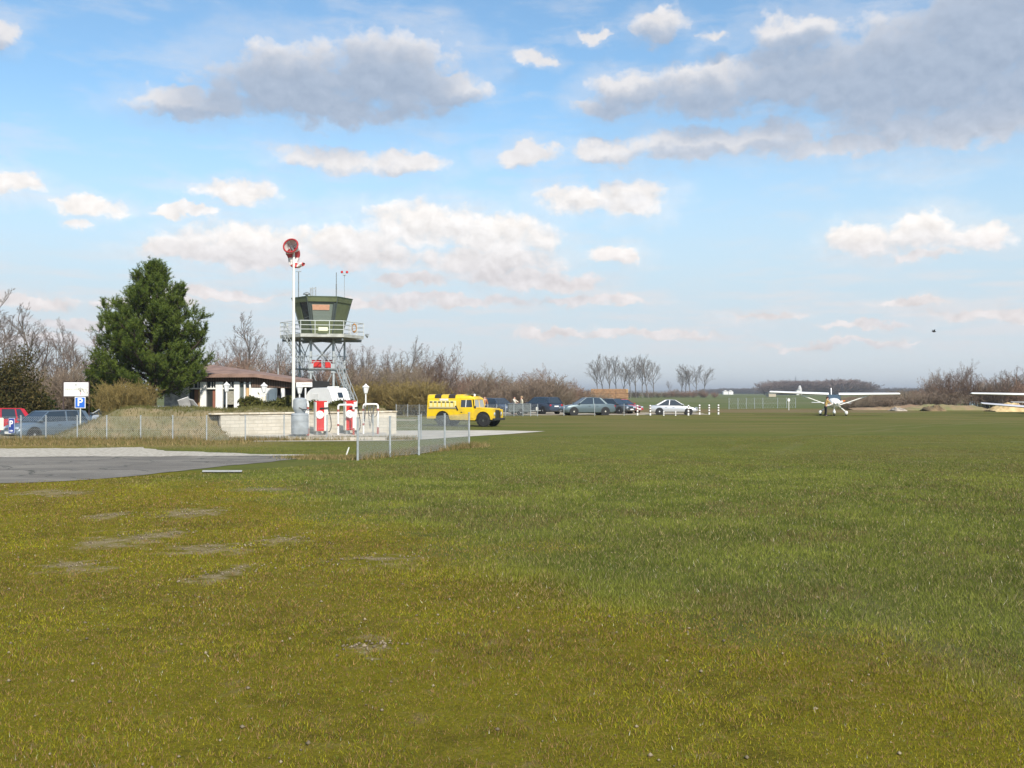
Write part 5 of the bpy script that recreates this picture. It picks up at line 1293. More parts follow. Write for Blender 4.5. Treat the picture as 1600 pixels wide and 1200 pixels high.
def paint(name, c, metal=.35): return mat(name, c, .3, metal, coat=.6)
car('silver saloon parked side-on behind the striped marker posts', (xat(1052, 89), 89, 0), R(-6), paint('silver_paint', (.52, .52, .53)), 4.25, 1.7, 1.36, 'coupe', hubs=mat('bright_alloy', (.75, .75, .76), .35, .4))
car('grey green saloon nearest the grass in the row of parked cars, nose to the left', (xat(917, 87), 87, 0), R(180+14), paint('grey_green_paint', (.11, .145, .155)), 4.75, 1.78, 1.56, 'sedan', hubs=mat('worn_alloy', (.55, .52, .42), .4, .3))
car('dark grey hatchback half hidden behind the tail of the grey green saloon', (xat(960, 93), 93.5, 0), R(-42), paint('charcoal_paint', (.075, .08, .085)), 4.1, 1.7, 1.42, 'wagon')
car('small red car with only its nose showing beside the striped marker post', (xat(972, 95.5), 96, 0), R(-40), red_car, 4.1, 1.68, 1.36, 'wagon')
car('dark blue hatchback seen from behind with a red tail lamp and pale plate', (xat(846, 91), 92, 0), R(128), paint('dark_blue_paint', (.05, .065, .095)), 4.35, 1.74, 1.58, 'wagon')
car('blue car just behind the bonnet of the yellow vehicle, headlamps facing the field', (xat(777, 90), 92, 0), R(-52), paint('mid_blue_paint', (.065, .09, .14)), 4.3, 1.72, 1.48, 'wagon')
car('grey blue estate car with bright headlamps at the left end of the earth bank', (xat(66, 47.5), 48.0, -0.30), R(238), paint('slate_blue_paint', (.12, .16, .20)), 3.9, 1.72, 1.44, 'wagon')
car('bright red car cut by the left edge of the picture', (xat(-34, 50), 50.5, -0.30), R(225), red_car, 4.2, 1.7, 1.50, 'wagon')
0 and car('grey car at the left edge behind the fence and the parking sign', (xat(-18, 44.5), 44.8, -0.28), R(190), paint('pewter_paint', (.16, .18, .17)), 4.2, 1.7, 1.10, 'coupe')
for px, rz, s in ((168, 10, 'left'), (222, -8, 'right')):
    car('silver grey car showing only its roof over the earth bank, the %s one' % s, (xat(px, 53.8), 54.5, -0.08), R(rz+180), paint('silver_grey_'+s, (.30, .33, .36)), 4.4, 1.72, 1.40 if s == 'left' else 1.34, 'sedan')
def trailer():
    Y = 86.5; t = thing('cargo_trailer', 'low dark grey box trailer behind the wire fence beside the two pale shirted people', 'trailer', (xat(811, Y), Y, 0), R(4))
    g = mat('dull_grey_green_panel', (.10, .115, .115), .6, .1, var=.3, vscale=3)
    k = MB(); k.box((0, 0, .62), (1.95, 1.2, .74), bev=.05); k.build('box_body', g, t)
    k = MB(); k.box((0, 0, 1.005), (2.0, 1.25, .04), bev=.01); k.build('lid', galv_dark, t)
    for sy in (-.66, .66): wheel(t, .1, sy, .27, .16, -1 if sy < 0 else 1)
    k = MB(); k.tube([(1.0, 0, .4), (1.9, 0, .42)], .04, 6); k.build('drawbar', galv_dark, t)
    k = MB(); k.box((1.55, -.1, .55), (.22, .2, .34), bev=.05); k.build('jockey_wheel', mat('pale_plastic', (.6, .58, .52), .6), t)
trailer()

def off_roader():
    Y = 58.8; L = 4.30; t = thing('off_road_vehicle', 'yellow square bodied off road rescue vehicle with black roof checks', 'off-road vehicle', (xat(727.5, Y), Y, 0), R(-22)); hw = .80
    X = lambda m_: m_-L/2          # metres from the tail
    body = [(0, .50), (0, 1.06), (2.98, 1.06), (3.12, 1.05), (4.18, .98), (4.20, .50)]
    k = MB()
    # body tub with cut-outs for the wheels
    def arch(cx, r, z0, n=9): return [(cx+r*math.cos(a), z0+r*math.sin(a)) for a in [math.pi*i/(n-1) for i in range(n)]]
    side = [(0, .46), (.02, 1.06), (3.02, 1.06), (4.16, 1.00), (4.20, .98), (4.20, .42)]+arch(3.62, .46, .44)+[(3.1, .38), (1.55, .40)]+arch(1.02, .46, .46)
    for s in (-1, 1):
        k.prism([(X(a), s*hw, b) for a, b in side], (0, -s*.05, 0))
    k.box((X(1.5), 0, .80), (2.98, hw*2-.11, .50)); k.box((X(.02), 0, .78), (.05, hw*2-.08, .60)); k.box((X(3.6), 0, .88), (1.1, hw*2-.12, .20))
    k.build('body', yellow, t)
    k = MB(); k.prism([(X(3.02), -.50, 1.065), (X(4.17), -.46, 1.005), (X(4.17), .46, 1.005), (X(3.02), .50, 1.065)], (0, 0, .06)); k.build('bonnet', yellow, t)
    k = MB(); k.box((X(4.17), 0, .72), (.04, .62, .50)); g = k.build('grille', mat('grille_mesh', (.03, .03, .02), .6), t)
    for s in (-1, 1):
        k = MB(); k.box((X(4.205), s*.575, .72), (.02, .42, .52), bev=.008); wp = k.build('wing_panel', yellow, t)
        k = MB(); k.lathe([(.10, 0), (.11, .02), (.02, .045)], (X(4.21), s*.50, .74), 14, M=Matrix.Rotation(R(90), 4, 'Y')); k.build('headlight', headlight, t)
        k = MB(); k.box((X(4.222), s*.35, .72), (.012, .13, .44)); k.build('headlight_guard', mat('guard_brown', (.10, .075, .01), .6) if s < 0 else MATS['guard_brown'], t)
    k = MB(); k.box((X(4.28), 0, .44), (.10, 1.66, .13), bev=.015); k.build('front_bumper', black, t)
    # hard top
    k = MB()
    sec = lambda x, ins=0: [Vector((X(x), -hw+.01+ins, 1.06)), Vector((X(x), -hw+.07+ins, 1.66)), Vector((X(x), -hw+.15+ins, 1.84)), Vector((X(x), -.45, 1.885)), Vector((X(x), .45, 1.885)), Vector((X(x), hw-.15-ins, 1.84)), Vector((X(x), hw-.07-ins, 1.66)), Vector((X(x), hw-.01-ins, 1.06))]
    k.loft([sec(.02), sec(2.12)]); k.build('hard_top', yellow, t)
    k = MB(); k.loft([[Vector((X(2.12), -hw+.07, 1.66)), Vector((X(2.12), -hw+.15, 1.83)), Vector((X(2.12), 0, 1.88)), Vector((X(2.12), hw-.15, 1.83)), Vector((X(2.12), hw-.07, 1.66))],
                      [Vector((X(2.72), -hw+.09, 1.64)), Vector((X(2.72), -hw+.17, 1.80)), Vector((X(2.72), 0, 1.84)), Vector((X(2.72), hw-.17, 1.80)), Vector((X(2.72), hw-.09, 1.64))],
                      [Vector((X(3.02), -hw+.12, 1.58)), Vector((X(3.0), -hw+.2, 1.66)), Vector((X(3.0), 0, 1.70)), Vector((X(3.0), hw-.2, 1.66)), Vector((X(3.02), hw-.12, 1.58))]]); k.build('cab_roof', yellow, t)
    k = MB()
    for (x0, x1) in ((.48, .90), (1.38, 1.82)):
        for s in (-1, 1):
            k.prism([(X(x0), s*(hw-.068), 1.655), (X(x1), s*(hw-.068), 1.655), (X(x1), s*(hw-.142), 1.842), (X(x0), s*(hw-.142), 1.842)], (0, s*.012, .006))
        k.prism([(X(x0), -hw+.15, 1.848), (X(x0), -.45, 1.89), (X(x0), .45, 1.89), (X(x0), hw-.15, 1.848)], (x1-x0, 0, 0.004))
    k.build('roof_checks', mat('black_check', (.03, .022, .015), .5), t)
    k = MB(); k.box((X(2.62), 0, 1.875), (.50, 1.15, .03), rot=(0, R(7), 0)); k.build('sun_visor', mat('visor_olive', (.11, .09, .02), .6), t)
    for s in (-1, 1):
        # locker front: white louvred panel, dark slots over pale slats, rail beneath
        y = s*(hw-.005)
        k = MB(); k.box((X(1.02), y-s*.025, 1.32), (1.72, .05, .36), bev=.01); pn = k.build('locker_panel', mat('pale_yellow_panel', (.74, .66, .30), .5) if s < 0 else MATS['pale_yellow_panel'], t)
        k = MB()
        for i in range(6): k.box((X(.28+.27*i), y+s*.004, 1.43), (.17, .012, .075))
        k.build('locker_slots', black, pn)
        k = MB()
        for i in range(7): k.box((X(.145+.27*i), y+s*.006, 1.30), (.055, .014, .26))
        k.build('locker_slats', yellow, pn)
        k = MB(); k.box((X(1.02), y+s*.02, 1.09), (1.78, .06, .075), bev=.01); k.build('side_rail', mat('grey_rail', (.36, .32, .20), .6) if s < 0 else MATS['grey_rail'], t)
        k = MB(); k.box((X(1.10), s*(hw-.045), 1.575), (.56, .02, .11), bev=.005, rot=(s*R(-5.5), 0, 0)); k.build('white_plate', white_gloss, t)
        k = MB(); k.box((X(1.95), y+s*.015, 1.08), (.08, .04, .30), rot=(0, R(-28), 0)); k.build('black_strap', black, t)
        # door with sliding window
        k = MB(); k.box((X(2.57), s*(hw+.004), .79), (.84, .03, .60), bev=.012)
        for x in (2.16, 2.98): k.prism([(X(x-.03), s*hw*.99, 1.06), (X(x+.03), s*hw*.99, 1.06), (X(x+.03-(.10 if x > 2.5 else 0)), s*(hw-.08), 1.62), (X(x-.03-(.10 if x > 2.5 else 0)), s*(hw-.08), 1.62)], (0, -s*.04, 0))
        k.prism([(X(2.14), s*(hw-.070), 1.56), (X(2.92), s*(hw-.070), 1.56), (X(2.92), s*(hw-.085), 1.66), (X(2.14), s*(hw-.085), 1.66)], (0, -s*.04, 0)); k.prism([(X(2.14), s*(hw+.002), 1.05), (X(3.0), s*(hw+.002), 1.05), (X(3.0), s*(hw-.01), 1.13), (X(2.14), s*(hw-.01), 1.13)], (0, -s*.04, 0))
        dr = k.build('door', yellow, t)
        k = MB(); k.prism([(X(2.18), s*(hw-.03), 1.13), (X(2.96), s*(hw-.03), 1.13), (X(2.87), s*(hw-.10), 1.57), (X(2.18), s*(hw-.10), 1.57)], (0, -s*.015, 0)); k.build('window', glass, dr)
        k = MB(); k.box((X(2.52), s*(hw-.040), 1.35), (.035, .03, .42), rot=(s*R(9), 0, 0)); k.build('window_bar', white_paint, dr)
        k = MB(); k.box((X(2.26), s*(hw+.03), .84), (.10, .03, .05), bev=.01); k.build('handle', black, dr)
        k = MB(); k.box((X(2.05), s*(hw+.012), .50), (1.04, .04, .24), bev=.012); k.build('sill_box', yellow_dirty, t)
        for x in (1.02, 3.62):
            k = MB(); k.lathe([(.47, -.01), (.47, .05)], (X(x), s*(hw-.10), .46), 24, M=Matrix.Rotation(R(90), 4, 'X')); k.build('wheel_arch', black, t)
            wheel(t, X(x), s*(hw-.13), .365, .22, s, mat('hub_dark', (.06, .065, .06), .6) if 'hub_dark' not in MATS else MATS['hub_dark'], .5)
        k = MB(); k.lathe([(.04, 0), (.055, .02), (.05, .12), (.02, .16)], (X(3.1), s*(hw-.06), 1.06), 8); k.build('wing_mirror', black, t)
    k = MB(); k.prism([(X(3.05), -hw+.07, 1.10), (X(3.05), hw-.07, 1.10), (X(2.97), hw-.15, 1.60), (X(2.97), -hw+.15, 1.60)], (.02, 0, .005)); k.build('windscreen', mat('pale_windscreen', (.30, .31, .30), .12), t)
    k = MB()
    for s in (-1, 0, 1): k.prism([(X(3.065), s*(hw-.07)-.03, 1.08), (X(3.065), s*(hw-.07)+.03, 1.08), (X(2.985), s*(hw-.15)+.03, 1.62), (X(2.985), s*(hw-.15)-.03, 1.62)], (.02, 0, 0))
    k.box((X(3.06), 0, 1.09), (.05, 1.52, .07)); k.build('windscreen_frame', yellow, t)
    k = MB(); k.lathe([(.06, 0), (.07, .03), (.065, .11), (.03, .15)], (X(2.86), -.30, 1.76), 12); k.build('beacon', white_gloss, t)
    k = MB(); k.box((X(2.1), 0, .40), (3.6, .9, .16)); k.tube([(X(1.02), -.7, .37), (X(1.02), .7, .37)], .06, 8); k.tube([(X(3.62), -.7, .37), (X(3.62), .7, .37)], .06, 8); k.build('chassis', black, t)
off_roader()

# ================================================================ AIRCRAFT
def airfoil(c, th, n=7):
    xs = [0.5*(1-math.cos(math.pi*i/(n-1))) for i in range(n)]
    f = lambda x: 5*th*(.2969*math.sqrt(x)-.126*x-.3516*x*x+.2843*x**3-.1015*x**4)
    return [(-x*c, f(x)*c+.02*c*math.sin(math.pi*x)) for x in xs]+[(-x*c, -f(x)*c*.6+.01*c*math.sin(math.pi*x)) for x in reversed(xs[1:-1])]
def wing_half(s, root, tip, y0, y1, z0, z1, x0, x1, th=.19):
    r0 = [Vector((x0+a, s*y0, z0+b)) for a, b in airfoil(root, th)]; r1 = [Vector((x1+a, s*y1, z1+b)) for a, b in airfoil(tip, th)]
    r2 = [Vector((x1-.12*tip+a*.75, s*(y1+.10), z1+.02+b*.45)) for a, b in airfoil(tip, th)]
    m = MB(); m.loft([r0, r1, r2]); return m
def fuselage(st):
    rings = []
    for (x, zc, w, h) in st:
        rings.append([Vector((x, w*math.copysign(abs(math.cos(a))**.75, math.cos(a)), zc+h*math.copysign(abs(math.sin(a))**.75, math.sin(a)))) for a in [2*math.pi*i/16 for i in range(16)]])
    m = MB(); m.loft(rings); return m
def high_wing(label, loc, rz, strut=True, roll=0.0, wz=1.80, span=10.5, trim=None):
    t = thing('light_aircraft', label, 'aircraft', loc, rz); t.rotation_euler = (roll, 0, rz)
    st = [(1.62, 1.08, .14, .14), (1.50, 1.08, .30, .26), (1.1, 1.06, .42, .36), (.6, 1.08, .54, .42), (.1, 1.20, .58, .52), (-.6, 1.22, .58, .52), (-1.4, 1.18, .46, .42), (-2.6, 1.10, .26, .26), (-4.2, 1.04, .10, .14), (-4.55, 1.04, .03, .08)]
    fuselage(st).build('fuselage', white_gloss, t, smooth=40)
    k = MB(); k.loft([[Vector((.72, s*.50, 1.30)) for s in (-1, 1)]+[Vector((.70, s*.46, 1.36)) for s in (1, -1)], [Vector((.05, s*.60, 1.34)) for s in (-1, 1)]+[Vector((.30, s*.54, 1.80)) for s in (1, -1)]]); k.build('windscreen', mat('cockpit_glass', (.055, .085, .115), .15, spec=.8) if 'cockpit_glass' not in MATS else MATS['cockpit_glass'], t)
    for s in (-1, 1):
        k = MB(); k.prism([(.02, s*.535, 1.38), (-1.0, s*.51, 1.38), (-.9, s*.47, 1.70), (.0, s*.49, 1.72)], (0, -s*.05, 0)); k.build('side_window', MATS['cockpit_glass'], t)
        wing_half(s, 1.62, 1.15, .42, span/2, wz, wz+.13, .48, .30).build('wing', white_gloss, t, smooth=40)
        if strut:
            k = MB(); k.tube([(.12, s*.50, .92), (.08, s*span*.27, wz-.02)], .045, 6); k.build('wing_strut', white_paint, t)
        k = MB(); k.tube([(-.25, s*.42, .86), (-.30, s*1.00, .36), (-.30, s*1.06, .22)], [.06, .05, .04], 6); k.build('landing_leg', white_paint, t)
        k = MB(); k.lathe([(.06, -.08), (.19, -.08), (.215, -.05), (.215, .05), (.19, .08), (.06, .08)], n=16, M=Matrix.Rotation(R(90), 4, 'X')); w_ = k.build('wheel', dark, t, loc=(-.30, s*1.06, .215))
        k = MB(); k.loft([[Vector((x, s*1.06+w2*math.cos(a), .26+h2*math.sin(a))) for a in [6.283*i/10 for i in range(10)]] for x, w2, h2 in ((.16, .02, .02), (.08, .12, .15), (-.25, .14, .19), (-.65, .05, .07), (-.75, .01, .01))]); k.build('wheel_spat', white_gloss, t, smooth=40)
        wing_half(s, .85, .62, 0.05, 1.62, 1.04, 1.06, -3.55, -3.7, .09).build('tailplane', white_gloss, t, smooth=40)
    k = MB(); k.tube([(1.15, 0, .85), (1.20, 0, .25)], .055, 8); k.build('nose_leg', white_paint, t)
    k = MB(); k.lathe([(.05, -.07), (.16, -.07), (.185, -.04), (.185, .04), (.16, .07), (.05, .07)], n=14, M=Matrix.Rotation(R(90), 4, 'X')); k.build('nose_wheel', dark, t, loc=(1.2, 0, .185))
    k = MB(); k.loft([[Vector((x, w2*math.cos(a), .30+h2*math.sin(a))) for a in [6.283*i/10 for i in range(10)]] for x, w2, h2 in ((1.55, .02, .02), (1.45, .10, .14), (1.2, .13, .22), (.85, .05, .09), (.75, .01, .01))]); k.build('wheel_spat', white_gloss, t, smooth=40)
    k = MB(); k.prism([(-3.45, .035, 1.28), (-4.55, .035, 1.22), (-4.75, .03, 2.38), (-4.25, .03, 2.40)], (0, -.07, 0)); k.build('tail_fin', white_gloss, t)
    pr = thing('propeller', None, None); pr.parent = t; pr.location = (1.70, 0, 1.08); pr.rotation_euler = (R(-18), 0, 0)
    bpy.data.objects.remove(pr)
    k = MB(); ca, sa = math.cos(R(16)), math.sin(R(16))
    k.lathe([(.13, 0), (.12, .08), (.06, .20), (.01, .24)], (1.62, 0, 1.08), 14, M=Matrix.Rotation(R(90), 4, 'Y')); k.build('spinner', white_gloss, t, smooth=40)
    for s in (-1, 1):
        q = MB()
        def bl(d, w, th): return [Vector((1.70+dx, s*d*ca-dz*sa, 1.08+s*d*sa+dz*ca)) for dx, dz in ((th, -w), (th, w), (-th, w), (-th, -w))]
        q.loft([bl(.10, .05, .02), bl(.35, .075, .016), bl(.68, .065, .010)]); o = q.build('propeller_blade', white_paint, t)
        if s < 0: continue
        q = MB(); q.loft([bl(.68, .065, .010), bl(.86, .045, .006), bl(.88, .02, .004)]); q.build('blade_tip', orange, o)
    return t
high_wing('white strut braced high wing aircraft facing the viewer on the grass', (xat(1308, 84.5), 85.5, 0), R(-105), True, R(-.9), wz=1.80, span=10.5)
high_wing('white high wing aircraft without struts, only one wing inside the right edge', (xat(1519, 93)+5.75, 92, 0), R(-106), False, 0, wz=1.74, span=11.4)
def low_wing():
    Y = 82.5; xc = 44.5; t = thing('light_aircraft', 'grey low wing aircraft with upswept wing, partly outside the right edge', 'aircraft', (xc, Y, 0), R(-112))
    g = mat('pale_grey_aircraft', (.52, .51, .54), .35, coat=.3); gd_ = mat('dark_belly', (.10, .09, .085), .5)
    st = [(1.9, .95, .12, .12), (1.7, .95, .30, .28), (1.1, .98, .42, .38), (.3, 1.05, .52, .45), (-.9, 1.05, .50, .42), (-2.2, 1.0, .28, .27), (-4.0, 1.02, .08, .12)]
    fuselage(st).build('fuselage', g, t, smooth=40)
    fuselage([(.75, 1.35, .10, .05), (.3, 1.42, .40, .28), (-.4, 1.45, .44, .33), (-1.2, 1.36, .34, .22), (-1.8, 1.22, .08, .05)]).build('canopy', MATS['cockpit_glass'], t, smooth=40)
    for s in (-1, 1):
        w = wing_half(s, 1.55, 1.1, .30, 4.95, .62, 1.03, .45, .25); w.build('wing', g, t, smooth=40)
        k = MB(); k.loft([[Vector((x, s*5.05+w2*math.cos(a), 1.07+w2*math.sin(a))) for a in [6.283*i/10 for i in range(10)]] for x, w2 in ((.38, .01), (.25, .06), (-.2, .09), (-.8, .05), (-1.0, .01))]); k.build('wing_tip', white_gloss, t, smooth=40)
        k = MB(); k.tube([(-.1, s*4.72, .98), (-.12, s*4.72, .82)], .03, 6); k.lathe([(.03, -.04), (.10, -.04), (.11, 0), (.10, .04), (.03, .04)], (-.12, s*4.72, .80), 12, M=Matrix.Rotation(R(90), 4, 'X')); k.build('outrigger_wheel', dark, t)
        k = MB(); k.tube([(-.1, s*1.35, .66), (-.12, s*1.35, .22)], .05, 6); k.build('landing_leg', galv_dark, t)
        k = MB(); k.lathe([(.06, -.09), (.19, -.09), (.22, -.05), (.22, .05), (.19, .09), (.06, .09)], n=16, M=Matrix.Rotation(R(90), 4, 'X')); k.build('wheel', dark, t, loc=(-.12, s*1.35, .22))
        wing_half(s, .8, .6, .05, 1.5, 1.1, 1.1, -3.3, -3.4, .09).build('tailplane', g, t, smooth=40)
    k = MB(); k.prism([(-3.2, .03, 1.1), (-4.0, .03, 1.05), (-4.2, .03, 2.0), (-3.8, .03, 2.0)], (0, -.06, 0)); k.build('tail_fin', g, t)
    k = MB(); k.tube([(1.3, 0, .8), (1.35, 0, .2)], .04, 6); k.lathe([(.05, -.06), (.16, -.06), (.18, 0), (.16, .06), (.05, .06)], (1.35, 0, .18), 14, M=Matrix.Rotation(R(90), 4, 'X')); k.build('nose_wheel', dark, t)
    k = MB()
    for s in (-1, 1): k.box((1.92, s*.45*.96, .95+s*.12), (.03, .9, .11), rot=(s*.25, .0, 0))
    k.build('propeller', black, t)
low_wing()

# ================================================================ PEOPLE
def skinned(name, chains, parent, m, sub=1, cut=None):
    """one continuous surface grown over a joint skeleton; chains share joints by name"""
    J = {}; vs = []; rs = []; es = []
    for ch in chains:
        prev = None
        for (nm, p, r) in ch:
            if nm not in J: J[nm] = len(vs); vs.append(p); rs.append(r)
            if prev is not None: es.append((prev, J[nm]))
            prev = J[nm]
    me = bpy.data.meshes.new(name); me.from_pydata(vs, es, []); o = bpy.data.objects.new(name, me); COL.objects.link(o)
    md = o.modifiers.new('s', 'SKIN'); md.use_smooth_shade = True
    for i, d in enumerate(me.skin_vertices[0].data):
        r = rs[i]; d.radius = r if isinstance(r, tuple) else (r, r); d.use_root = (i == 0)
    o.modifiers.new('u', 'SUBSURF').render_levels = sub; o.modifiers['u'].levels = sub
    dg = bpy.context.evaluated_depsgraph_get(); me2 = bpy.data.meshes.new_from_object(o.evaluated_get(dg)); bpy.data.objects.remove(o)
    me2.materials.clear(); me2.materials.append(m); me2.name = name; me2.polygons.foreach_set('use_smooth', [True]*len(me2.polygons))
    q = bpy.data.objects.new(name, me2); COL.objects.link(q); q.parent = parent; return q
def person(label, loc, rz, H, top_m, leg_m, hair_m, arms=((.30, -.05, .95), (-.30, -.05, .95)), elbows=None, lean=0.0):
    """facing -Y; arms are the two wrist positions at a height of 1.75 m"""
    t = thing('person', label, 'person', loc, rz); t.scale = (H/1.75,)*3
    ly = lambda z: -lean*max(0, z-.95)
    sh = {s: (s*.185, ly(1.43), 1.43) for s in (1, -1)}
    wr = {1: arms[0], -1: arms[1]}
    el = {s: (elbows[0 if s > 0 else 1] if elbows else ((sh[s][0]+wr[s][0])/2+s*.05, (sh[s][1]+wr[s][1])/2+.06, (sh[s][2]+wr[s][2])/2)) for s in (1, -1)}
    base = [[('pelvis', (0, 0, .95), (.15, .11)), ('waist', (0, ly(1.1), 1.10), (.135, .10)), ('chest', (0, ly(1.32), 1.32), (.17, .115)), ('neck', (0, ly(1.47)-.01, 1.47), .055), ('jaw', (0, ly(1.56)-.025, 1.56), (.062, .075)), ('head', (0, ly(1.64)-.02, 1.645), (.078, .095)), ('crown', (0, ly(1.72), 1.72), (.05, .06))],
            [('jaw', 0, 0), ('nose', (0, ly(1.6)-.125, 1.60), .012)]]
    body = list(base)
    for s in (1, -1):
        S = str(s); n_ = lambda q: q+S
        d = (Vector(wr[s])-Vector(el[s])).normalized(); h0 = Vector(wr[s])
        body.append([('chest', 0, 0), (n_('sh'), sh[s], .062), (n_('el'), el[s], .042), (n_('wr'), wr[s], .028), (n_('palm'), tuple(h0+d*.06), (.036, .018))])
        a = d.orthogonal().normalized()
        for i, (off, ln) in enumerate(((-.03, .07), (-.01, .085), (.01, .08), (.03, .065))):
            b0_ = h0+d*.09+a*off; body.append([(n_('palm'), 0, 0), (n_('k%d' % i), tuple(b0_), .010), (n_('f%d' % i), tuple(b0_+d*ln*.6+Vector((0, -.01, 0))), .008), (n_('t%d' % i), tuple(b0_+d*ln+Vector((0, -.025, 0))), .006)])
        body.append([(n_('wr'), 0, 0), (n_('th'), tuple(h0+d*.05+Vector((-s*.035, -.03, 0))), .010), (n_('tt'), tuple(h0+d*.085+Vector((-s*.045, -.045, 0))), .008)])
        body.append([('pelvis', 0, 0), (n_('hip'), (s*.09, 0, .88), .085), (n_('knee'), (s*.105, -.02, .49), .055), (n_('ank'), (s*.11, .02, .09), .036), (n_('toe'), (s*.125, -.13, .04), .036)])
    skinned('body', body, t, skin_m)
    sl = [[('pelvis', (0, 0, .90), (.18, .13)), ('waist', (0, ly(1.1), 1.10), (.165, .125)), ('chest', (0, ly(1.33), 1.33), (.195, .14)), ('neck', (0, ly(1.45), 1.46), .075)]]
    for s in (1, -1):
        S = str(s); w2 = Vector(el[s]).lerp(Vector(wr[s]), .93); sl.append([('chest', 0, 0), ('sh'+S, sh[s], .080), ('el'+S, el[s], .058), ('wr'+S, tuple(w2), .042)])
    skinned('jacket', sl, t, top_m)
    tr = [[('pelvis', (0, 0, .96), (.155, .115)), ('crotch', (0, 0, .89), (.15, .11))]]
    for s in (1, -1): tr.append([('crotch', 0, 0), ('hip'+str(s), (s*.09, 0, .80), .097), ('knee'+str(s), (s*.105, -.02, .49), .070), ('ank'+str(s), (s*.11, .02, .10), .056)])
    skinned('trousers', tr, t, leg_m)
    for s in (1, -1):
        k = MB(); k.loft([[Vector((s*lerp(.11, .13, u)+w*math.cos(a), lerp(.09, -.19, u), max(0, h*.5+h*.55*math.sin(a)))) for a in [6.283*i/10 for i in range(10)]] for u, w, h in ((0, .03, .06), (.1, .045, .10), (.5, .048, .09), (.9, .045, .06), (1, .02, .03))]); k.build('shoe', black, t, smooth=50)
        k = MB(); k.lathe([(.002, -.012), (.012, 0), (.002, .012)], (s*.033, ly(1.64)-.108, 1.645), 8); k.build('eye', black, t)
        k = MB(); k.lathe([(.008, -.03), (.02, 0), (.008, .03)], (s*.088, ly(1.63), 1.63), 8); k.build('ear', skin_m, t)
    k = MB(); c = Vector((0, ly(1.68)+.005, 1.675))
    for i in range(1): k.lathe([(.098, -.03), (.105, .01), (.098, .06), (.07, .10), (.02, .118)], tuple(c), 14, M=Matrix.Scale(1.15, 4, (0, 1, 0)))
    k.box((0, ly(1.6)+.075, 1.63), (.15, .06, .14), bev=.03); k.build('hair', hair_m, t, smooth=60)
    return t
cl = lambda n, c: mat(n, c, .85, var=.2, vscale=8)
blonde = cl('light_hair', (.36, .24, .13)); brownh = cl('dark_brown_hair', (.045, .02, .012)); trs = cl('dark_trousers', (.012, .012, .014)); jean = cl('blue_grey_trousers', (.09, .10, .13))
person('person in a mustard jacket and black trousers leaning at the door of the white aircraft', (xat(1290, 83.6), 83.6, 0), R(100), 1.62, cl('mustard_jacket', (.50, .33, .10)), trs, brownh, arms=((.24, -.42, 1.20), (-.24, -.40, 1.15)), lean=.25)
person('person in an orange brown jacket between the yellow vehicle and the blue car', (xat(757, 87), 87, 0), R(20), 1.70, cl('rust_jacket', (.36, .15, .065)), jean, brownh)
person('dark haired person in a cream shirt talking behind the wire fence', (xat(803.5, 88.5), 88.5, 0), R(70), 1.66, cl('cream_shirt', (.72, .66, .54)), jean, brownh, arms=((.25, -.34, 1.18), (-.25, -.30, 1.12)))
person('fair haired person in a pale beige jacket facing the dark haired one', (xat(815, 88.2), 88.2, 0), R(-75), 1.64, cl('pale_beige_jacket', (.58, .54, .40)), jean, blonde)

# ================================================================ OTHER THINGS
def straw():
    t = thing('straw_stack', 'long stack of straw bales in front of the poplars', 'straw stack', (xat(950, 190), 190, 0), R(-6))
    s_m = mat('straw', (.31, .175, .09), .95, var=.3, vscale=2.2, bump=.8, bscale=6); s_l = mat('sunlit_straw', (.42, .26, .12), .95, var=.3, vscale=2.2, bump=.8, bscale=6); r = random.Random(6)
    for row in range(3):
        k = MB()
        for i in range(3): k.box((-2.1+2.35*i+r.uniform(-.05, .05), r.uniform(-.1, .1), .45+.88*row), (2.34, 3.6, .87), bev=.05, rot=(0, 0, r.uniform(-.012, .012)))
        k.build('bale_row', s_m, t)
    k = MB()
    for row in range(3): k.box((3.55, 0, .45+.88*row), (.55, 3.6, .84), bev=.12)
    k.build('end_bales', s_l, t)  # same straw in a paler colour: sunlight painted on the right end
straw()
def heap(name, label, cat, px0, px1, Y, h, m, seed, kind=None, rough=1.0):
    r = np.random.default_rng(seed); x0, x1 = xat(px0, Y), xat(px1, Y); w = (x1-x0)/2; nx, ny = 70, 26; D = max(1.6, w*.35)
    u = np.linspace(-1, 1, nx); v = np.linspace(-1, 1, ny); U, Vv = np.meshgrid(u, v)
    Z = np.clip(1-U**2*(.9+.1*np.sin(9*U)), 0, 1)**.7*np.clip(1-Vv**2, 0, 1)**.8
    for f, a in ((4, .22), (9, .14), (19, .10), (37, .06)):
        ph = r.random(4)*6.28; Z *= 1+rough*a*np.sin(f*U+ph[0]+2*np.sin(f*.4*Vv+ph[1]))*np.cos(f*.5*Vv+ph[2])
    Vx = np.stack([U.ravel()*w, Vv.ravel()*D, np.clip(Z.ravel(), 0, 9)*h-.04], 1); i = np.arange(ny-1)[:, None]*nx+np.arange(nx-1)[None, :]; i = i.ravel()
    o = np_mesh(name, Vx, np.stack([i, i+1, i+1+nx, i+nx], 1), m, smooth=True); o.location = ((x0+x1)/2, Y, 0)
    tag(o, label, cat, kind=kind); return o
heap('sand_heap', 'bright yellow sand heap beneath the white wing at the right edge', 'heap', 1546, 1612, 104, .80, mat('yellow_sand', (.60, .44, .22), .95, var=.4, vscale=1.4, bump=1, bscale=5, col2=(.38, .26, .12)), 1)
heap('earth_mound', 'long grassy earth mound between the rusty scrub and the sand heap', 'mound', 1408, 1548, 112, .62, mat('grassy_mound', (.16, .155, .06), .95, var=.5, vscale=.7, bump=1, bscale=4, col2=(.24, .17, .09)), 2)
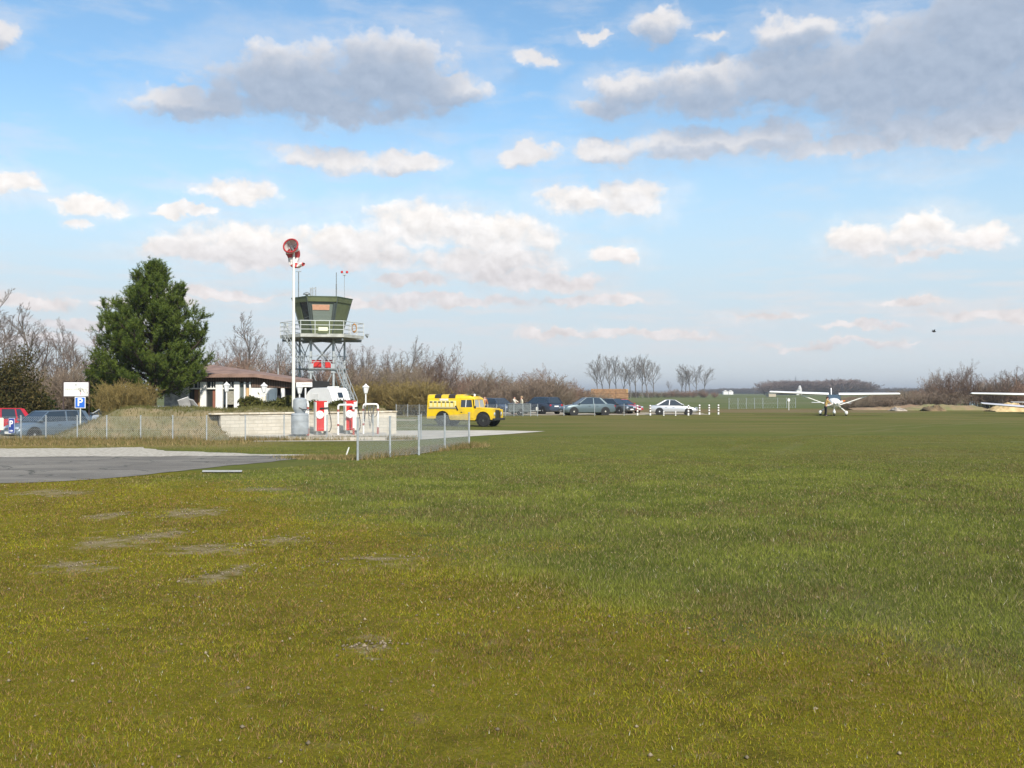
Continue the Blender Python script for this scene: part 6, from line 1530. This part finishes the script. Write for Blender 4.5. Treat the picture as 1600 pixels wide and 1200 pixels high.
heap('rubble_heap', 'small pale rubble heap at the left end of the grassy mound', 'heap', 1393, 1411, 108, .38, mat('pale_rubble', (.50, .42, .33), .95, var=.5, vscale=3), 3)
heap('brown_mound', 'brown weedy mound in the middle of the long grassy one', 'mound', 1444, 1472, 107, .62, mat('brown_mound', (.20, .135, .065), .95, var=.5, vscale=1.2, bump=1, bscale=5), 4)
heap('dead_grass_bank', 'strip of pale dead grass behind the white aircraft', 'grass bank', 1326, 1475, 114, .50, mat('dead_grass', (.27, .195, .11), .95, var=.4, vscale=.8, bump=1, bscale=4, col2=(.20, .125, .075)), 5)
t = thing('blue_barrel', 'faded blue barrel beside the mound under the tip of the white wing', 'barrel', (xat(1517, 132), 132, 0))
k = MB(); k.lathe([(.28, 0), (.30, .05), (.31, .45), (.30, .85), (.28, .9)], n=16); k.lathe([(.28, 0), (.30, .05), (.31, .45), (.30, .85), (.28, .9)], (.63, .1, 0), 16); k.build('drum', mat('faded_blue', (.22, .28, .31), .6), t, smooth=40)
def farm():
    t = thing('silo', 'pale tapering silo tower at the edge of the far wood', 'silo', (xat(1249.5, 780), 780, 0))
    k = MB(); k.lathe([(1.9, 0), (1.8, 4), (1.1, 6.2), (.7, 7.4)], n=16); k.build('tower', mat('pale_silo', (.50, .49, .47), .7), t, smooth=40)
    t = thing('farm_shed', 'small whitish shed left of the silo', 'shed', (xat(1245.5, 778), 776, 0))
    k = MB(); k.box((0, 0, 1.8), (2.6, 3, 3.6)); k.build('wall', white_paint, t); k = MB(); k.prism([(-1.5, -1.7, 3.6), (1.5, -1.7, 3.6), (0, -1.7, 4.4)], (0, 3.4, 0)); k.build('roof', galv_dark, t)
    t = thing('farm_house', 'far white farm building with two bright roofs on the field edge', 'building', (xat(1137, 900), 900, 0))
    for xo in (-2.2, 2.4):
        k = MB(); k.box((xo, 0, 1.3), (4.2, 5, 2.6)); k.build('wall', white_paint, t); k = MB(); k.prism([(xo-2.3, -2.7, 2.6), (xo+2.3, -2.7, 2.6), (xo, -2.7, 4.1)], (0, 5.4, 0)); k.build('roof', mat('pale_tin_roof', (.55, .53, .50), .5) if 'pale_tin_roof' not in MATS else MATS['pale_tin_roof'], t)
    t = thing('field_barn', 'low pale barn just left of the white aircraft wing tip', 'barn', (xat(1204.5, 420), 420, 0))
    k = MB(); k.box((0, 0, .9), (3.0, 5, 1.5)); k.build('wall', mat('dull_barn_wall', (.42, .36, .27), .8), t); k = MB(); k.prism([(-1.7, -2.7, 1.5), (1.7, -2.7, 1.5), (1.7, -2.7, 1.7), (-1.7, -2.7, 1.9)], (0, 5.4, 0)); k.build('roof', galv_dark, t)
    t = thing('pylon', 'faint lattice power pylon rising over the far wood', 'pylon', (xat(1243, 1500), 1500, 0)); k = MB()
    for sx in (-1, 1):
        for sy in (-1, 1): k.tube([(sx*2.2, sy*2.2, 0), (sx*.4, sy*.4, 26)], .12, 4)
    for i in range(6): z = 4*i; w0 = 2.2-1.8*z/26; w1 = 2.2-1.8*(z+4)/26; k.tube([(-w0, -w0, z), (w1, -w1, z+4)], .09, 4); k.tube([(w0, -w0, z), (-w1, -w1, z+4)], .09, 4)
    k.build('mast', galv_dark, t); k = MB()
    for z in (18, 22): k.tube([(-4, 0, z), (4, 0, z)], .12, 4)
    k.build('cross_arm', galv_dark, t)
farm()
def bird():
    p = at(1459.5, 518, 120); k = MB()
    k.loft([[p+Vector((x, w*math.cos(a), w*math.sin(a))) for a in [6.283*i/8 for i in range(8)]] for x, w in ((-.26, .02), (-.1, .08), (.08, .09), (.2, .05), (.28, .01))])
    for s in (-1, 1): k.prism([p+Vector((.1, s*.06, .04)), p+Vector((-.08, s*.06, .04)), p+Vector((-.12, s*.34, .20)), p+Vector((.02, s*.38, .22))], (0, 0, .015))
    o = k.build('bird', mat('dark_feathers', (.03, .03, .03), .8), None, smooth=50); tag(o, 'small dark bird flying low above the right hand trees', 'bird')
bird()
def garden_chairs():
    Y = 54.3; wp = mat('grey_white_plastic', (.58, .57, .55), .5, var=.2, vscale=4)
    t0 = thing('folded_chair', 'x', 'chair', (0, 0, 0), 0, 'tipped garden chairs in front of the clubhouse')
    k = MB(); k.box((0, 0, .42), (.50, .46, .04), bev=.015); k.build('seat', wp, t0)
    k = MB(); k.box((0, .26, .74), (.48, .04, .62), bev=.015, rot=(R(-14), 0, 0)); k.build('backrest', wp, t0)
    for sx in (-.22, .22):
        for sy in (-.2, .2): k = MB(); k.tube([(sx, sy, .42), (sx*1.15, sy*1.25, 0)], .022, 6); k.build('leg', wp, t0)
    for i, (px, rx, rz, s, dz) in enumerate([(296, 55, 20, 'nearest the rubble wall', .50), (305, -60, 60, 'in the middle of the heap', .62), (314, 62, -35, 'leaning on the white pillar', .55), (322, 80, -70, 'furthest right and lowest', .40)]):
        q = t0 if i == 0 else dup(t0, (0, 0, 0)); q.location = (xat(px, Y), Y+.1*i, .35+dz*.6); q.rotation_euler = (R(rx), R(15*i-20), R(rz)); q.scale = (1.25,)*3; q['label'] = 'tipped pale garden chair '+s
    t = thing('cover_sheet', 'crumpled pale sheet lying under the tipped garden chairs', 'sheet', (xat(300, 53.6), 53.6, 0.62)); 
    r = np.random.default_rng(2); n = 22; u = np.linspace(-1, 1, n); U, V_ = np.meshgrid(u, u); Z = .34*np.clip(1-U**2, 0, 1)*np.clip(1-V_**2, 0, 1)+.05*np.sin(9*U+3*V_)*np.cos(7*V_)
    i = (np.arange(n-1)[:, None]*n+np.arange(n-1)[None, :]).ravel(); np_mesh('cloth', np.stack([U.ravel()*1.0, V_.ravel()*.5, Z.ravel()], 1), np.stack([i, i+1, i+1+n, i+n], 1), wp, t)
garden_chairs()
o = sheet('concrete_cover', [gd(316, 739.5), gd(378, 739.5), gd(379, 736.6), gd(317, 736.6)], 0.035, mat('pale_slab', (.42, .41, .37), .8, var=.25, vscale=3), 5, 0.0, 2, None)
tag(o, 'pale concrete cover slab lying in the grass at the edge of the asphalt', 'slab')
t = thing('warning_peg', 'short white peg leaning in the grass by the first near fence post', 'peg', (xat(543, 31.5), 31.5, 0))
k = MB(); k.tube([(-.04, 0, 0), (.05, 0, .26)], .022, 6); k.build('stake', white_paint, t)
for i, (px, py) in enumerate([(1338, 672), (1010, 702), (884, 858), (1418, 838), (1435, 922), (1498, 850), (1280, 968), (1056, 700), (780, 832)]):
    pass
# ================================================================ HAZE
def haze():
    m = bpy.data.materials.new('haze_air'); m.use_nodes = True; nt = m.node_tree; nt.nodes.clear()
    v = N(nt, 'ShaderNodeVolumePrincipled', {'Color': (0.88, 0.91, 0.95, 1), 'Density': 0.00030, 'Anisotropy': 0.25})
    o_ = nt.nodes.new('ShaderNodeOutputMaterial'); nt.links.new(v.outputs[0], o_.inputs['Volume'])
    k = MB(); k.box((0, 5000, 24.0), (19000, 11400, 51.0)); o = k.build('haze', m); tag(o, 'thin pale air over the whole airfield', 'haze', kind='stuff')
haze()
